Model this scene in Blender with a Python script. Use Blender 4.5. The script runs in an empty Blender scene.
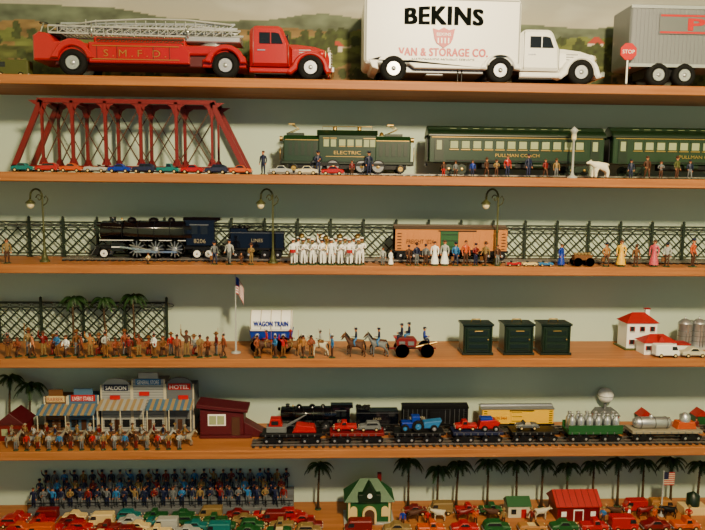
import bpy, bmesh, math, random
from mathutils import Matrix, Vector, noise
random.seed(7)
rnd=random.random
D=2.2; F=660.0
yaw=math.radians(2.6); pitch=math.radians(6.5); roll=math.radians(0.6)
R=Matrix.Rotation(-yaw,3,'Z')@Matrix.Rotation(math.pi/2-pitch,3,'X')@Matrix.Rotation(roll,3,'Z')
C=Vector((-D*math.tan(yaw),-D,1.75))
# shelf heights (m) and a helper giving the real x position on a shelf
def hitz(py):
    d=R@Vector((0,-(py-265)/F,-1)); t=(0-C.y)/d.y; return (C+d*t).z
SZ=[0]+[hitz(y) for y in (80,175.5,266,359,450,537)]
def X(px,Y,Z):
    q=(px-352.5)/F; r=R.col[0]; f=-R.col[2]
    d0=Vector((-C.x,Y-C.y,Z-C.z))
    return (q*f.dot(d0)-r.dot(d0))/(r.x-q*f.x)
# ---------------------------------------------------------------- materials
MATS={}
def mat(name,col,rough=.5,metal=0.0,var=.12,scale=60,emit=0,spec=.5,coat=0):
    if name in MATS: return name
    lu=sum(col)/3; 
    if metal<.5: col=[max(0.0005,lu+(c-lu)*1.25)**1.14 for c in col]
    m=bpy.data.materials.new(name); m.use_nodes=True; n=m.node_tree.nodes; l=m.node_tree.links
    b=n['Principled BSDF']; b.inputs['Roughness'].default_value=rough; b.inputs['Metallic'].default_value=metal
    b.inputs['Specular IOR Level'].default_value=spec; b.inputs['Coat Weight'].default_value=coat
    tc=n.new('ShaderNodeTexCoord'); nz=n.new('ShaderNodeTexNoise'); nz.inputs['Scale'].default_value=scale; nz.inputs['Detail'].default_value=3
    mx=n.new('ShaderNodeMix'); mx.data_type='RGBA'
    mx.inputs[6].default_value=[c*(1-var) for c in col]+[1]; mx.inputs[7].default_value=[min(1,c*(1+var)) for c in col]+[1]
    l.new(tc.outputs['Object'],nz.inputs['Vector']); l.new(nz.outputs['Fac'],mx.inputs[0]); l.new(mx.outputs[2],b.inputs['Base Color'])
    MATS[name]=m; return name
mat('red',(.36,.010,.010),.3,coat=.3); mat('dred',(.16,.007,.012),.45); mat('maroon',(.085,.007,.013),.5)
mat('white',(.93,.93,.90),.35,var=.04); mat('cream',(.70,.56,.32),.5); mat('offwhite',(.58,.54,.43),.6); mat('ink',(.004,.006,.005),.9,spec=.1)
mat('black',(.008,.008,.009),.4,spec=.35); mat('gloss',(.005,.006,.010),.15,coat=.4); mat('rubber',(.009,.009,.009),.8,spec=.2)
mat('chrome',(.8,.8,.8),.22,1.0); mat('silver',(.55,.57,.6),.35,.8); mat('alu',(.24,.25,.27),.42,.6); mat('steel',(.2,.21,.22),.4,.7)
mat('green',(.009,.036,.013),.35,coat=.25); mat('dgreen',(.006,.022,.009),.4); mat('bgreen',(.016,.09,.028),.5); mat('vgreen',(.004,.016,.012),.35,coat=.2)
mat('fence',(.007,.022,.011),.6); mat('lampgreen',(.08,.085,.035),.5,.3); mat('palm',(.022,.065,.014),.6); mat('trunk',(.07,.045,.022),.8)
mat('gold',(.50,.32,.08),.35,.9); mat('brass',(.5,.33,.1),.35,.9); mat('glass',(.02,.024,.028),.1); mat('pane',(.36,.40,.26),.3)
mat('blue',(.02,.055,.30),.4); mat('lblue',(.07,.19,.38),.4); mat('navy',(.010,.016,.055),.5); mat('teal',(.015,.16,.16),.4)
mat('yellow',(.78,.50,.02),.4); mat('orange',(.46,.11,.02),.45); mat('tan',(.36,.19,.08),.6); mat('brown',(.075,.030,.014),.7); mat('lbrown',(.17,.08,.03),.7)
mat('skin',(.50,.24,.14),.6); mat('rskin',(.24,.075,.038),.6); mat('grey',(.16,.17,.18),.6); mat('lgrey',(.40,.41,.40),.6); mat('pink',(.52,.13,.16),.5); mat('olive',(.08,.09,.025),.6)
mat('boxcar',(.50,.23,.09),.5); mat('roofgrey',(.12,.09,.07),.6); mat('rail',(.28,.26,.23),.35,.8); mat('tie',(.014,.011,.009),.8)
mat('roofred',(.33,.03,.015),.55); mat('base',(.035,.065,.022),.8); mat('khaki',(.24,.17,.08),.6); mat('lamp',(.8,.72,.5),.3); mat('dust',(.30,.27,.21),.7); mat('bear',(.82,.78,.66),.75)
mat('stop',(.50,.010,.010),.4); mat('tanroof',(.35,.27,.16),.6); mat('roofblue',(.11,.19,.28),.5)
# ---------------------------------------------------------------- mesh builder
def arc(cx,cz,r,a0,a1,n=8,rz=None):
    rz=r if rz is None else rz
    return [(cx+r*math.cos(math.radians(a0+(a1-a0)*i/n)),cz+rz*math.sin(math.radians(a0+(a1-a0)*i/n))) for i in range(n+1)]
def rr(x0,x1,z0,z1,r,n=4):
    return arc(x1-r,z0+r,r,-90,0,n)+arc(x1-r,z1-r,r,0,90,n)+arc(x0+r,z1-r,r,90,180,n)+arc(x0+r,z0+r,r,180,270,n)
def inset(p,d):
    n=len(p); A=sum(p[i][0]*p[(i+1)%n][1]-p[(i+1)%n][0]*p[i][1] for i in range(n)); s=1 if A>0 else -1; o=[]
    for i in range(n):
        a=Vector(p[i-1]);b=Vector(p[i]);c=Vector(p[(i+1)%n]); e=b-a; g=c-b
        if e.length<1e-6 or g.length<1e-6: o.append(tuple(b)); continue
        e.normalize(); g.normalize(); n1=Vector((-e.y,e.x))*s; n2=Vector((-g.y,g.x))*s; m=n1+n2
        if m.length<.1: o.append(tuple(b)); continue
        m.normalize(); k=d/max(.4,m.dot(n1)); o.append(tuple(b+m*k))
    return o
class B:
    def __init__(s): s.v=[];s.f=[];s.mi=[];s.sm=[];s.mats=[];s.T=Matrix.Identity(4)
    def m(s,name):
        if name not in s.mats: s.mats.append(name)
        return s.mats.index(name)
    def add(s,vs,fs,mt,sm=False):
        o=len(s.v); T=s.T; s.v+=[tuple(T@Vector(v)) for v in vs]; k=s.m(mt) if isinstance(mt,str) else None
        for i,f in enumerate(fs):
            s.f.append(tuple(a+o for a in f)); s.mi.append(k if k is not None else s.m(mt[i])); s.sm.append(sm)
    def ext(s,p,a,b,mt,bev=0,ax='y',sm=False):
        n=len(p)
        if bev: L=[(a,inset(p,bev)),(a+bev,p),(b-bev,p),(b,inset(p,bev))]
        else: L=[(a,p),(b,p)]
        f3={'y':lambda t,q:(q[0],t,q[1]),'x':lambda t,q:(t,q[0],q[1]),'z':lambda t,q:(q[0],q[1],t)}[ax]
        vs=[f3(t,q) for t,P in L for q in P]; fs=[]
        for k in range(len(L)-1):
            for i in range(n): j=(i+1)%n; fs.append((k*n+i,k*n+j,(k+1)*n+j,(k+1)*n+i))
        s.add(vs,fs,mt,sm)
        s.add([f3(L[0][0],q) for q in L[0][1]],[tuple(range(n))],mt); s.add([f3(L[-1][0],q) for q in L[-1][1]],[tuple(range(n))],mt)
    def box(s,x0,x1,y0,y1,z0,z1,mt,bev=0):
        s.ext([(x0,z0),(x1,z0),(x1,z1),(x0,z1)],y0,y1,mt,bev)
    def lathe(s,pr,c,mt,ax='z',n=14,sm=True):
        vs=[];fs=[]
        for r,t in pr:
            for i in range(n):
                a=2*math.pi*i/n; u=r*math.cos(a);w=r*math.sin(a)
                vs.append({'z':(c[0]+u,c[1]+w,c[2]+t),'y':(c[0]+u,c[1]+t,c[2]+w),'x':(c[0]+t,c[1]+u,c[2]+w)}[ax])
        for k in range(len(pr)-1):
            for i in range(n): j=(i+1)%n; fs.append((k*n+i,k*n+j,(k+1)*n+j,(k+1)*n+i))
        s.add(vs,fs,mt,sm)
        m=len(pr)-1
        if pr[0][0]>.01: s.add(vs[:n],[tuple(range(n))],mt)
        if pr[m][0]>.01: s.add(vs[m*n:],[tuple(range(n))],mt)
    def cyl(s,a,b,r0,r1=None,mt='black',n=8):
        r1=r0 if r1 is None else r1; a=Vector(a);b=Vector(b);d=(b-a).normalized(); u=d.orthogonal().normalized(); w=d.cross(u)
        vs=[];
        for p,r in((a,r0),(b,r1)):
            for i in range(n): t=2*math.pi*i/n; vs.append(p+u*r*math.cos(t)+w*r*math.sin(t))
        s.add(vs,[(i,(i+1)%n,n+(i+1)%n,n+i) for i in range(n)],mt,n>5); s.add(vs[:n],[tuple(range(n))],mt); s.add(vs[n:],[tuple(range(n))],mt)
    def tube(s,P,r,mt,n=6):
        P=[Vector(p) for p in P]; rs=r if isinstance(r,(list,tuple)) else [r]*len(P); vs=[];u=None
        for k,p in enumerate(P):
            d=(P[min(k+1,len(P)-1)]-P[max(k-1,0)]).normalized()
            u=d.orthogonal().normalized() if u is None else (u-d*u.dot(d)).normalized()
            w=d.cross(u)
            for i in range(n): t=2*math.pi*i/n; vs.append(p+u*rs[k]*math.cos(t)+w*rs[k]*math.sin(t))
        fs=[(k*n+i,k*n+(i+1)%n,(k+1)*n+(i+1)%n,(k+1)*n+i) for k in range(len(P)-1) for i in range(n)]
        fs+= [tuple(range(n)),tuple(range((len(P)-1)*n,len(P)*n))]
        s.add(vs,fs,mt,True)
    def sph(s,c,rx,ry,rz,mt,n=12,m=8):
        o=s.T; s.T=s.T@Matrix.Translation(c)@Matrix.Diagonal((rx,ry,rz,1))
        s.lathe([(max(.001,math.sin(math.pi*k/m)),-math.cos(math.pi*k/m)) for k in range(m+1)],(0,0,0),mt,'z',n); s.T=o
    def push(s,x=0,y=0,z=0,sc=1,rot=0,flip=False):
        o=s.T; s.T=s.T@Matrix.Translation((x,y,z))@Matrix.Rotation(rot,4,'Z')@Matrix.Diagonal((-sc if flip else sc,sc,sc,1)); return o
    def text(s,st,x,z,h,y,mt,w=None,bold=0,arch=0):
        cu=bpy.data.curves.new('t','FONT'); cu.body=st; cu.size=h*1.4; cu.align_x='CENTER'; cu.resolution_u=3; cu.space_character=1.08 if bold else 1
        ob=bpy.data.objects.new('t',cu); bpy.context.collection.objects.link(ob)
        dg=bpy.context.evaluated_depsgraph_get(); me=bpy.data.meshes.new_from_object(ob.evaluated_get(dg))
        if len(me.vertices):
            xs=[v.co.x for v in me.vertices]; k=1 if w is None else w/(max(xs)-min(xs)); mid=(max(xs)+min(xs))/2; hw=(max(xs)-min(xs))/2
            offs=[(0,0)] if not bold else [(a*bold,c*bold*.5) for a in(-1,-.33,.33,1) for c in(-1,1)]
            for q,(ox,oz) in enumerate(offs):
                s.add([(x+ox+(v.co.x-mid)*k,y-.02*q,z+oz+v.co.y+arch*(1-((v.co.x-mid)/hw)**2)*(v.co.y/h)) for v in me.vertices],[tuple(p.vertices) for p in me.polygons],mt)
        bpy.data.objects.remove(ob); bpy.data.curves.remove(cu)
    def obj(s,name,loc=(0,0,0),sc=1,rotz=0):
        me=bpy.data.meshes.new(name); me.from_pydata(s.v,[],s.f)
        for k in s.mats: me.materials.append(MATS[k])
        me.polygons.foreach_set('material_index',s.mi); me.polygons.foreach_set('use_smooth',s.sm)
        bm=bmesh.new(); bm.from_mesh(me); bmesh.ops.recalc_face_normals(bm,faces=bm.faces); bm.to_mesh(me); bm.free()
        o=bpy.data.objects.new(name,me); bpy.context.collection.objects.link(o); o.location=loc; o.scale=(sc,)*3; o.rotation_euler=(0,0,rotz); return o
def place(b,name,px,sh,d,w=100,z=0):
    Z=SZ[sh]; x0=X(px,d,Z); sc=(X(px+w,d,Z)-x0)/w
    return b.obj(name,(x0,d,Z+z*sc),sc)
# ---------------------------------------------------------------- skinned bodies
SK={}
def skin(key,J,bones,root,lev=1):
    if key in SK: return SK[key]
    names=list(J); me=bpy.data.meshes.new(key); me.from_pydata([J[n][:3] for n in names],[(names.index(a),names.index(b)) for a,b,_ in bones],[])
    ob=bpy.data.objects.new(key,me); bpy.context.collection.objects.link(ob)
    ob.modifiers.new('s','SKIN')
    if not me.skin_vertices: 
        bpy.context.view_layer.objects.active=ob; bpy.ops.mesh.customdata_skin_add()
    for i,n in enumerate(names):
        r=J[n][3]; me.skin_vertices[0].data[i].radius=(r,r); me.skin_vertices[0].data[i].use_root=(n==root)
    sb=ob.modifiers.new('b','SUBSURF'); sb.levels=lev
    dg=bpy.context.evaluated_depsgraph_get(); ev=bpy.data.meshes.new_from_object(ob.evaluated_get(dg))
    V=[v.co.copy() for v in ev.vertices]; Fs=[tuple(p.vertices) for p in ev.polygons]; lab=[]
    seg=[(Vector(J[a][:3]),Vector(J[b][:3]),l,(J[a][3]+J[b][3])/2) for a,b,l in bones]
    for p in ev.polygons:
        c=p.center; best=9;bl=''
        for a,b_,l,r in seg:
            t=max(0,min(1,(c-a).dot(b_-a)/max(1e-9,(b_-a).length_squared))); dd=(c-a-(b_-a)*t).length-r
            if dd<best: best=dd;bl=l
        lab.append(bl)
    bpy.data.objects.remove(ob); SK[key]=(V,Fs,lab); return SK[key]
HB={'pel':(0,0,.52,.075),'spn':(0,0,.62,.068),'chs':(0,0,.74,.085),'nek':(0,0,.83,.036),'hd1':(0,-.012,.885,.05),'hd2':(0,-.005,.945,.056)}
for s_,k in((1,'L'),(-1,'R')):
    HB.update({'hip'+k:(.05*s_,0,.48,.06),'kne'+k:(.06*s_,-.01,.28,.042),'ank'+k:(.06*s_,.01,.07,.03),'toe'+k:(.07*s_,-.075,.03,.028),
    'sho'+k:(.125*s_,0,.77,.042),'elb'+k:(.155*s_,.02,.61,.034),'wri'+k:(.15*s_,-.04,.49,.023),'pal'+k:(.15*s_,-.055,.455,.024)})
BON=[('pel','spn','torso'),('spn','chs','torso'),('chs','nek','neck'),('nek','hd1','head'),('hd1','hd2','head')]
for k in 'LR': BON+=[('pel','hip'+k,'leg'),('hip'+k,'kne'+k,'leg'),('kne'+k,'ank'+k,'leg'),('ank'+k,'toe'+k,'boot'),('chs','sho'+k,'arm'),('sho'+k,'elb'+k,'arm'),('elb'+k,'wri'+k,'arm'),('wri'+k,'pal'+k,'hand')]
POSE={'stand':{},
'walk':{'kneL':(.055,-.09,.29,.042),'ankL':(.055,-.11,.08,.03),'toeL':(.06,-.19,.03,.028),'kneR':(-.055,.03,.28,.042),'ankR':(-.055,.12,.09,.03),'toeR':(-.06,.06,.03,.028),'wriL':(.15,.06,.48,.023),'palL':(.15,.06,.445,.024),'wriR':(-.15,-.12,.53,.023),'palR':(-.15,-.15,.51,.024)},
'hold':{'elbL':(.16,-.02,.63,.034),'wriL':(.06,-.14,.66,.023),'palL':(.03,-.155,.67,.024),'elbR':(-.16,-.02,.62,.034),'wriR':(-.07,-.14,.60,.023),'palR':(-.04,-.155,.60,.024)},
'raise':{'elbR':(-.2,-.02,.87,.034),'wriR':(-.19,-.05,1.0,.023),'palR':(-.19,-.055,1.035,.024)},
'sit':{'kneL':(.09,-.2,.46,.045),'ankL':(.1,-.2,.25,.03),'toeL':(.1,-.28,.21,.028),'kneR':(-.09,-.2,.46,.045),'ankR':(-.1,-.2,.25,.03),'toeR':(-.1,-.28,.21,.028),'wriL':(.08,-.16,.58,.023),'palL':(.06,-.19,.58,.024),'wriR':(-.08,-.16,.58,.023),'palR':(-.06,-.19,.58,.024)},
'ride':{'hipL':(.07,0,.47,.06),'kneL':(.17,-.12,.36,.045),'ankL':(.17,-.05,.16,.03),'toeL':(.18,-.13,.12,.028),'hipR':(-.07,0,.47,.06),'kneR':(-.17,-.12,.36,.045),'ankR':(-.17,-.05,.16,.03),'toeR':(-.18,-.13,.12,.028),'wriL':(.06,-.16,.58,.023),'palL':(.04,-.19,.58,.024),'elbR':(-.2,-.02,.85,.034),'wriR':(-.19,-.06,.98,.023),'palR':(-.19,-.07,1.01,.024)},
'kneel':{'pel':(0,0,.34,.075),'spn':(0,-.01,.44,.068),'chs':(0,-.03,.56,.085),'nek':(0,-.04,.65,.036),'hd1':(0,-.055,.705,.05),'hd2':(0,-.05,.765,.056),'hipL':(.05,0,.3,.06),'kneL':(.07,-.16,.27,.045),'ankL':(.07,-.15,.07,.03),'toeL':(.07,-.23,.03,.028),'hipR':(-.05,0,.3,.06),'kneR':(-.06,-.06,.07,.045),'ankR':(-.06,.1,.05,.03),'toeR':(-.06,.16,.03,.028),'shoL':(.125,-.03,.59,.042),'shoR':(-.125,-.03,.59,.042),'elbL':(.15,-.08,.45,.034),'wriL':(.06,-.18,.48,.023),'palL':(.03,-.2,.49,.024),'elbR':(-.15,-.08,.44,.034),'wriR':(-.06,-.18,.42,.023),'palR':(-.03,-.2,.42,.024)}}
def figure(b,x,y,z,h,pose='stand',rot=0,top='navy',legs='navy',hat='none',hatc='black',skinm='skin',base=True,prop=None,skirt=False):
    J=dict(HB); J.update(POSE[pose]); V,Fs,lab=skin('hum_'+pose,J,BON,'pel')
    cm={'torso':top,'neck':top,'head':skinm,'leg':legs,'boot':'black','arm':top if top!='bare' else skinm,'hand':skinm}
    if top=='bare': cm['torso']=cm['neck']=cm['arm']=skinm
    o=b.push(x,y,z,h,rot); b.add(V,Fs,[cm[l] for l in lab],True)
    hx,hy,hz=J['hd2'][:3]
    b.ext([(hx-.012,hz-.03),(hx+.012,hz-.03),(hx,hz+.005)],hy-.083,hy-.05,skinm)            # nose
    for e in(-1,1):
        b.sph((hx+.022*e,hy-.058,hz-.002),.009,.008,.007,'black',6,4); b.sph((hx+.06*e,hy+.005,hz-.02),.012,.016,.024,skinm,6,4)
    b.box(hx-.02,hx+.02,hy-.064,hy-.05,hz-.052,hz-.044,'dred')
    for k,e in(('L',1),('R',-1)):                                                         # fingers and thumb
        w=Vector(J['wri'+k][:3]);p=Vector(J['pal'+k][:3]);d=(p-w).normalized(); sd=d.cross(Vector((0,1,0.3))).normalized()
        for i,l in enumerate((.034,.042,.046,.038)):
            q=p+sd*(.011*(i-1.5)); q2=q+d*(.012+l*.5); b.cyl(q,q2,.0065,.006,skinm,5); b.cyl(q2,q2+d*l*.35+Vector((0,-.012,0)),.006,.0045,skinm,5)
        b.cyl(p-d*.012,p+d*.01+sd*-.034*e,.008,.006,skinm,5)
    b.sph((hx,hy+.015,hz+.012),.064,.06,.06,'brown' if hat!='feather' else 'black',10,6)       # hair
    t=hz+.03
    if hat=='cowboy': b.lathe([(.12,0.0),(.125,.012),(.065,.008),(.06,.075),(.035,.085),(.001,.07)],(hx,hy,t),hatc,'z',12)
    elif hat=='cap': b.lathe([(.062,-.005),(.075,.04),(.07,.055),(.001,.06)],(hx,hy,t),hatc,'z',12); b.box(hx-.045,hx+.045,hy-.11,hy-.05,t,t+.01,'black')
    elif hat=='helmet': b.lathe([(.085,-.01),(.075,.03),(.045,.065),(.001,.075)],(hx,hy,t),hatc,'z',12)
    elif hat=='feather':
        for i in range(9):
            a=math.radians(-10+25*i); b.ext([(hx+.05*math.cos(a)-.012,hz+.05*math.sin(a)),(hx+.05*math.cos(a)+.012,hz+.05*math.sin(a)),(hx+.14*math.cos(a),hz+.14*math.sin(a))],hy+.01,hy+.025,hatc if i%2 else 'white')
    if skirt: b.lathe([(.17,.08),(.15,.25),(.09,.5),(.075,.58)],(0,0,0),legs,'z',14)
    P=Vector(J['palR'][:3])
    if prop=='rifle': b.cyl((P.x,P.y-.02,P.z-.28),(P.x+.02,P.y-.02,P.z+.42),.014,.009,'brown',6)
    elif prop=='gun': b.cyl((-.12,J['palR'][1]-.01,J['palR'][2]-.04),(.28,J['palL'][1]-.03,J['palL'][2]+.05),.016,.01,'brown',6)
    elif prop=='spear': b.cyl((P.x,P.y-.02,.05),(P.x,P.y-.02,1.25),.01,.008,'tan',6)
    elif prop=='drum': b.lathe([(.12,0),(.12,.13)],(0,-.24,.5),'red','z',14); b.lathe([(.122,0),(.122,.015)],(0,-.24,.63),'white','z',14)
    elif prop=='horn': b.cyl((0,-.12,hz-.04),(0,-.34,hz-.07),.012,.06,'brass',10)
    elif prop=='tuba': b.tube([(.02,-.15,.62),(.14,-.12,.6),(.17,-.05,.8),(.14,-.05,1.0),(.12,-.14,1.08)],[.02,.035,.04,.05,.11],'brass',8)
    elif prop=='shield': b.lathe([(.11,0),(.11,.02),(.001,.03)],(.16,-.1,.58),'white','y',14); b.lathe([(.06,0),(.001,-.005)],(.16,-.1,.58),'red','y',12)
    elif prop=='case': b.box(-.22,-.1,-.1,0,.22,.4,'lbrown',.01)
    b.T=o
    if base:
        o=b.push(x,y,z,h,rot); b.lathe([(.15,0),(.15,.02),(.13,.03)],(0,0,0),'base','z',12); b.T=o
HO={'pel':(.38,0,.82,.165),'mid':(.1,0,.78,.18),'chs':(-.2,0,.8,.175),'nk1':(-.36,0,.93,.12),'nk2':(-.5,0,1.12,.085),'pol':(-.58,0,1.27,.07),'mz1':(-.70,0,1.15,.055),'mz2':(-.79,0,1.03,.045),'tl1':(.52,0,.88,.04),'tl2':(.62,0,.66,.055),'tl3':(.63,0,.38,.025)}
HBN=[('pel','mid','b'),('mid','chs','b'),('chs','nk1','b'),('nk1','nk2','b'),('nk2','pol','b'),('pol','mz1','b'),('mz1','mz2','b'),('pel','tl1','b'),('tl1','tl2','t'),('tl2','tl3','t')]
for s_,k in((1,'L'),(-1,'R')):
    HO.update({'sh'+k:(-.24,.1*s_,.62,.085),'fk'+k:(-.27,.1*s_,.36,.045),'ff'+k:(-.25,.1*s_,.11,.032),'fh'+k:(-.29,.1*s_,.03,.042),'st'+k:(.34,.12*s_,.6,.1),'hk'+k:(.5,.12*s_,.38,.045),'hf'+k:(.46,.12*s_,.11,.032),'hh'+k:(.42,.12*s_,.03,.042)})
    HBN+=[('chs','sh'+k,'b'),('sh'+k,'fk'+k,'b'),('fk'+k,'ff'+k,'s'),('ff'+k,'fh'+k,'h'),('pel','st'+k,'b'),('st'+k,'hk'+k,'b'),('hk'+k,'hf'+k,'s'),('hf'+k,'hh'+k,'h')]
def quad(b,x,y,z,h,rot=0,kind='horse',col='brown',mane='black',walk=True):
    J=dict(HO)
    if kind=='horse' and walk:
        J.update({'fkL':(-.42,.1,.45,.045),'ffL':(-.38,.1,.2,.032),'fhL':(-.43,.1,.12,.042),'hkR':(.56,-.12,.38,.045),'hfR':(.6,-.12,.12,.032),'hhR':(.56,-.12,.03,.042)})
    if kind in('bear','cow'):
        J.update({'nk1':(-.38,0,.86,.14),'nk2':(-.5,0,.9,.12),'pol':(-.62,0,.96,.1),'mz1':(-.74,0,.9,.07),'mz2':(-.82,0,.86,.055),'mid':(.1,0,.74,.22)})
        if kind=='bear':
            J.update({'pel':(.38,0,.76,.27),'mid':(.1,0,.74,.3),'chs':(-.2,0,.76,.27),'nk1':(-.38,0,.86,.2),'tl2':(.58,0,.84,.03),'tl3':(.6,0,.8,.02),'pol':(-.62,0,.98,.12),'mz1':(-.74,0,.94,.08),'mz2':(-.84,0,.9,.06),'nk2':(-.5,0,.93,.15)})
            for k in'LR':
                for q,r in(('sh',.17),('fk',.12),('ff',.09),('fh',.09),('st',.19),('hk',.12),('hf',.09),('hh',.09)): t=J[q+k]; J[q+k]=t[:3]+(r,)
            J['fkL']=(-.36,.12,.38,.11);J['ffL']=(-.38,.12,.15,.09);J['fhL']=(-.44,.12,.07,.09);J['fhR']=(-.3,-.12,.07,.09);J['hhL']=(.42,.14,.07,.09);J['hhR']=(.42,-.14,.07,.09)
    V,Fs,lab=skin(kind+str(walk),J,HBN,'pel')
    cm={'b':col,'s':col,'h':'black' if kind!='bear' else col,'t':mane if kind!='bear' else col}
    o=b.push(x,y,z,h,rot); b.add(V,Fs,[cm[l] for l in lab],True)
    p=J['pol'];
    for e in(-1,1):
        if kind=='bear': b.sph((p[0]+.05,.08*e,p[2]+.11),.035,.025,.04,col,8,5)
        else: b.cyl((p[0]+.02,.04*e,p[2]+.04),(p[0]+.02,.06*e,p[2]+.15),.028,.004,col,6)
        b.sph((p[0]-.07,.055*e if kind!='bear' else .08*e,p[2]-.01),.014,.012,.014,'black',6,4)
        if kind=='cow': b.tube([(p[0],.06*e,p[2]+.08),(p[0]-.02,.16*e,p[2]+.1),(p[0]-.05,.2*e,p[2]+.2)],[.02,.016,.004],'cream',5)
    m=J['mz2']; b.sph((m[0]-.03,0,m[2]),.025,.035,.025,'black',8,5)
    if kind=='horse': b.tube([(-.55,0,1.35),(-.44,0,1.22),(-.33,0,1.07),(-.26,0,.98)],[.03,.04,.045,.02],mane,6)
    b.T=o
def rider(b,x,y,z,h,rot=0,hc='brown',mane='black',**k):
    quad(b,x,y,z,h*.62,rot,'horse',hc,mane)
    o=b.push(x,y,z,1,rot)
    b.box(-.02*h,.2*h,-.12*h,.12*h,.56*h,.625*h,'lbrown',.01*h)
    figure(b,.08*h,0,.28*h,h*.72,'ride',-math.pi/2,base=False,**k); b.T=o
# ---------------------------------------------------------------- vehicles
def wheel(b,cx,y,cz,r,w,hub='silver',tyre='rubber',n=20):
    b.lathe([(.52*r,.12*w),(.6*r,0),(.88*r,0),(r,.2*w),(r,.8*w),(.88*r,w),(.52*r,w)],(cx,y,cz),tyre,'y',n)
    b.lathe([(.001,-.05*w),(.16*r,-.03*w),(.2*r,.1*w),(.44*r,.16*w),(.5*r,.04*w),(.6*r,.04*w)],(cx,y,cz),hub,'y',n)
def toy_car(b,x,y,z,L,col,kind=0,flip=False,rot=0):
    o=b.push(x,y,z,L,rot); 
    if flip: b.T=b.T@Matrix.Translation((1,0,0))@Matrix.Diagonal((-1,1,1,1))
    W=.40
    if kind==0: P=[(0,.09),(.0,.2),(.04,.25),(.28,.27),(.38,.39),(.62,.4),(.76,.28),(.96,.25),(1,.19),(1,.09)]; Wn=[(.33,.275),(.41,.37),(.6,.375),(.71,.28)]
    elif kind==1: P=[(0,.09),(0,.2),(.05,.26),(.3,.29),(.36,.42),(.8,.42),(.92,.36),(.98,.25),(1,.09)]; Wn=[(.34,.29),(.39,.39),(.82,.39),(.88,.3)]
    elif kind==2: P=[(0,.09),(0,.2),(.05,.25),(.28,.28),(.34,.44),(.55,.44),(.58,.27),(.98,.27),(1,.2),(1,.09)]; Wn=[(.33,.29),(.37,.41),(.52,.41),(.53,.29)]
    elif kind==3: P=[(0,.09),(0,.2),(.06,.25),(.3,.27),(.36,.25),(.68,.25),(.74,.28),(.96,.25),(1,.19),(1,.09)]; Wn=[(.28,.27),(.36,.37),(.38,.37),(.33,.27)]
    else: P=[(0,.09),(.0,.24),(.08,.3),(.14,.5),(.2,.54),(.97,.54),(1,.5),(1,.09)]; Wn=[(.1,.32),(.16,.47),(.34,.47),(.34,.32)]
    b.ext(P,0,W,col,.035); b.ext(Wn,-.004,W+.004,'glass')
    if kind==3: b.box(.38,.66,.07,W-.07,.25,.256,'cream')
    for cx in(.2,.79):
        b.ext(arc(cx,.1,.13,0,180,8),-.015,.1,col,.01); b.ext(arc(cx,.1,.13,0,180,8),W-.1,W+.015,col,.01)
        wheel(b,cx,-.025,.09,.09,.08,'cream',n=12); wheel(b,cx,W-.055,.09,.09,.08,'cream',n=12)
    b.box(-.02,.02,.02,W-.02,.1,.14,'silver',.008); b.box(.98,1.02,.02,W-.02,.1,.14,'silver',.008)
    for yy in(.08,W-.08): b.sph((0,yy,.2),.02,.03,.03,'lamp',8,5)
    b.T=o
def truck_cab(b,x,y,z,W,col,chrome='chrome'):
    """1940s cab-and-hood, 85 long, facing +x; wheel centre at x+62"""
    o=b.push(x,y,z)
    cab=[(0,14),(0,44)]+arc(8,46,8,180,90,5,8)+[(28,54)]+arc(28,46,7,85,30,4,8)+[(40,36),(41,14)]
    b.ext(cab[::-1],3,W-3,col,3)
    b.ext([(10,36),(10,47),(26,47),(30,46),(34,36)],2.4,W-2.4,'glass'); b.box(21,22,2,3,36,47,col)
    b.ext([(W*.16,37),(W*.84,37),(W*.78,47),(W*.22,47)],36,38.8,'glass',ax='x')
    hood=[(38,14),(38,38),(48,38),(66,36),(76,33),(81,27),(82,14)]
    b.ext(hood[::-1],W*.2,W*.8,col,5)
    b.ext([(W*.28,15),(W*.72,15),(W*.68,31),(W*.5,34),(W*.32,31)],79,83.5,chrome,1,'x')
    for k in range(5): b.box(83.4,84.2,W*.3,W*.7,17+3*k,18+3*k,'steel')
    for y0,y1 in((0,W*.24),(W*.76,W)):
        fo=[(36,8)]+[(40,12)]+arc(62,11,19,165,10,12,18)+[(83,8),(78,7)]+arc(62,11,13.5,0,180,10,14)+[(42,6)]
        b.ext(fo,y0,y1,col,1.5)
        b.sph((73,(y0+y1)/2,27),4.5,3.6,4,col,12,8); b.lathe([(.01,0),(3.2,-.5),(3.4,-1)],(77.8,(y0+y1)/2,27),'lamp','x',12)
    b.box(0,40,0.5,5,7,12,col,1); b.box(0,40,W-5,W-.5,7,12,col,1)
    b.ext(rr(83,86.5,8,14,1.2),1,W-1,chrome,.8); b.box(4,80,W*.3,W*.7,8,15,'black')
    b.box(8,16,2.4,3,29,30.2,chrome); 
    b.tube([(4,2.6,15),(4,2.6,52)],.3,'steel',4); b.tube([(39.5,2.4,15),(39.5,2.4,36)],.3,'steel',4)
    for k in range(4): b.box(50,62,W*.2-.2,W*.2+.3,24+k*2.4,25+k*2.4,'steel')
    wheel(b,62,0,13,13,8); wheel(b,62,W-8,13,13,8)
    b.T=o
def track(L,zt=3,gauge=15,y=0,ties=7):
    b=B(); n=int(L/ties)
    for i in range(n+1): b.box(i*ties,i*ties+2.6,0,gauge+7,0,1.5,'tie',.2)
    for yy in(3.5,3.5+gauge/2,3.5+gauge): b.box(-1,L+3,yy-.6,yy+.6,1.4,zt,'rail')
    return b
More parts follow.
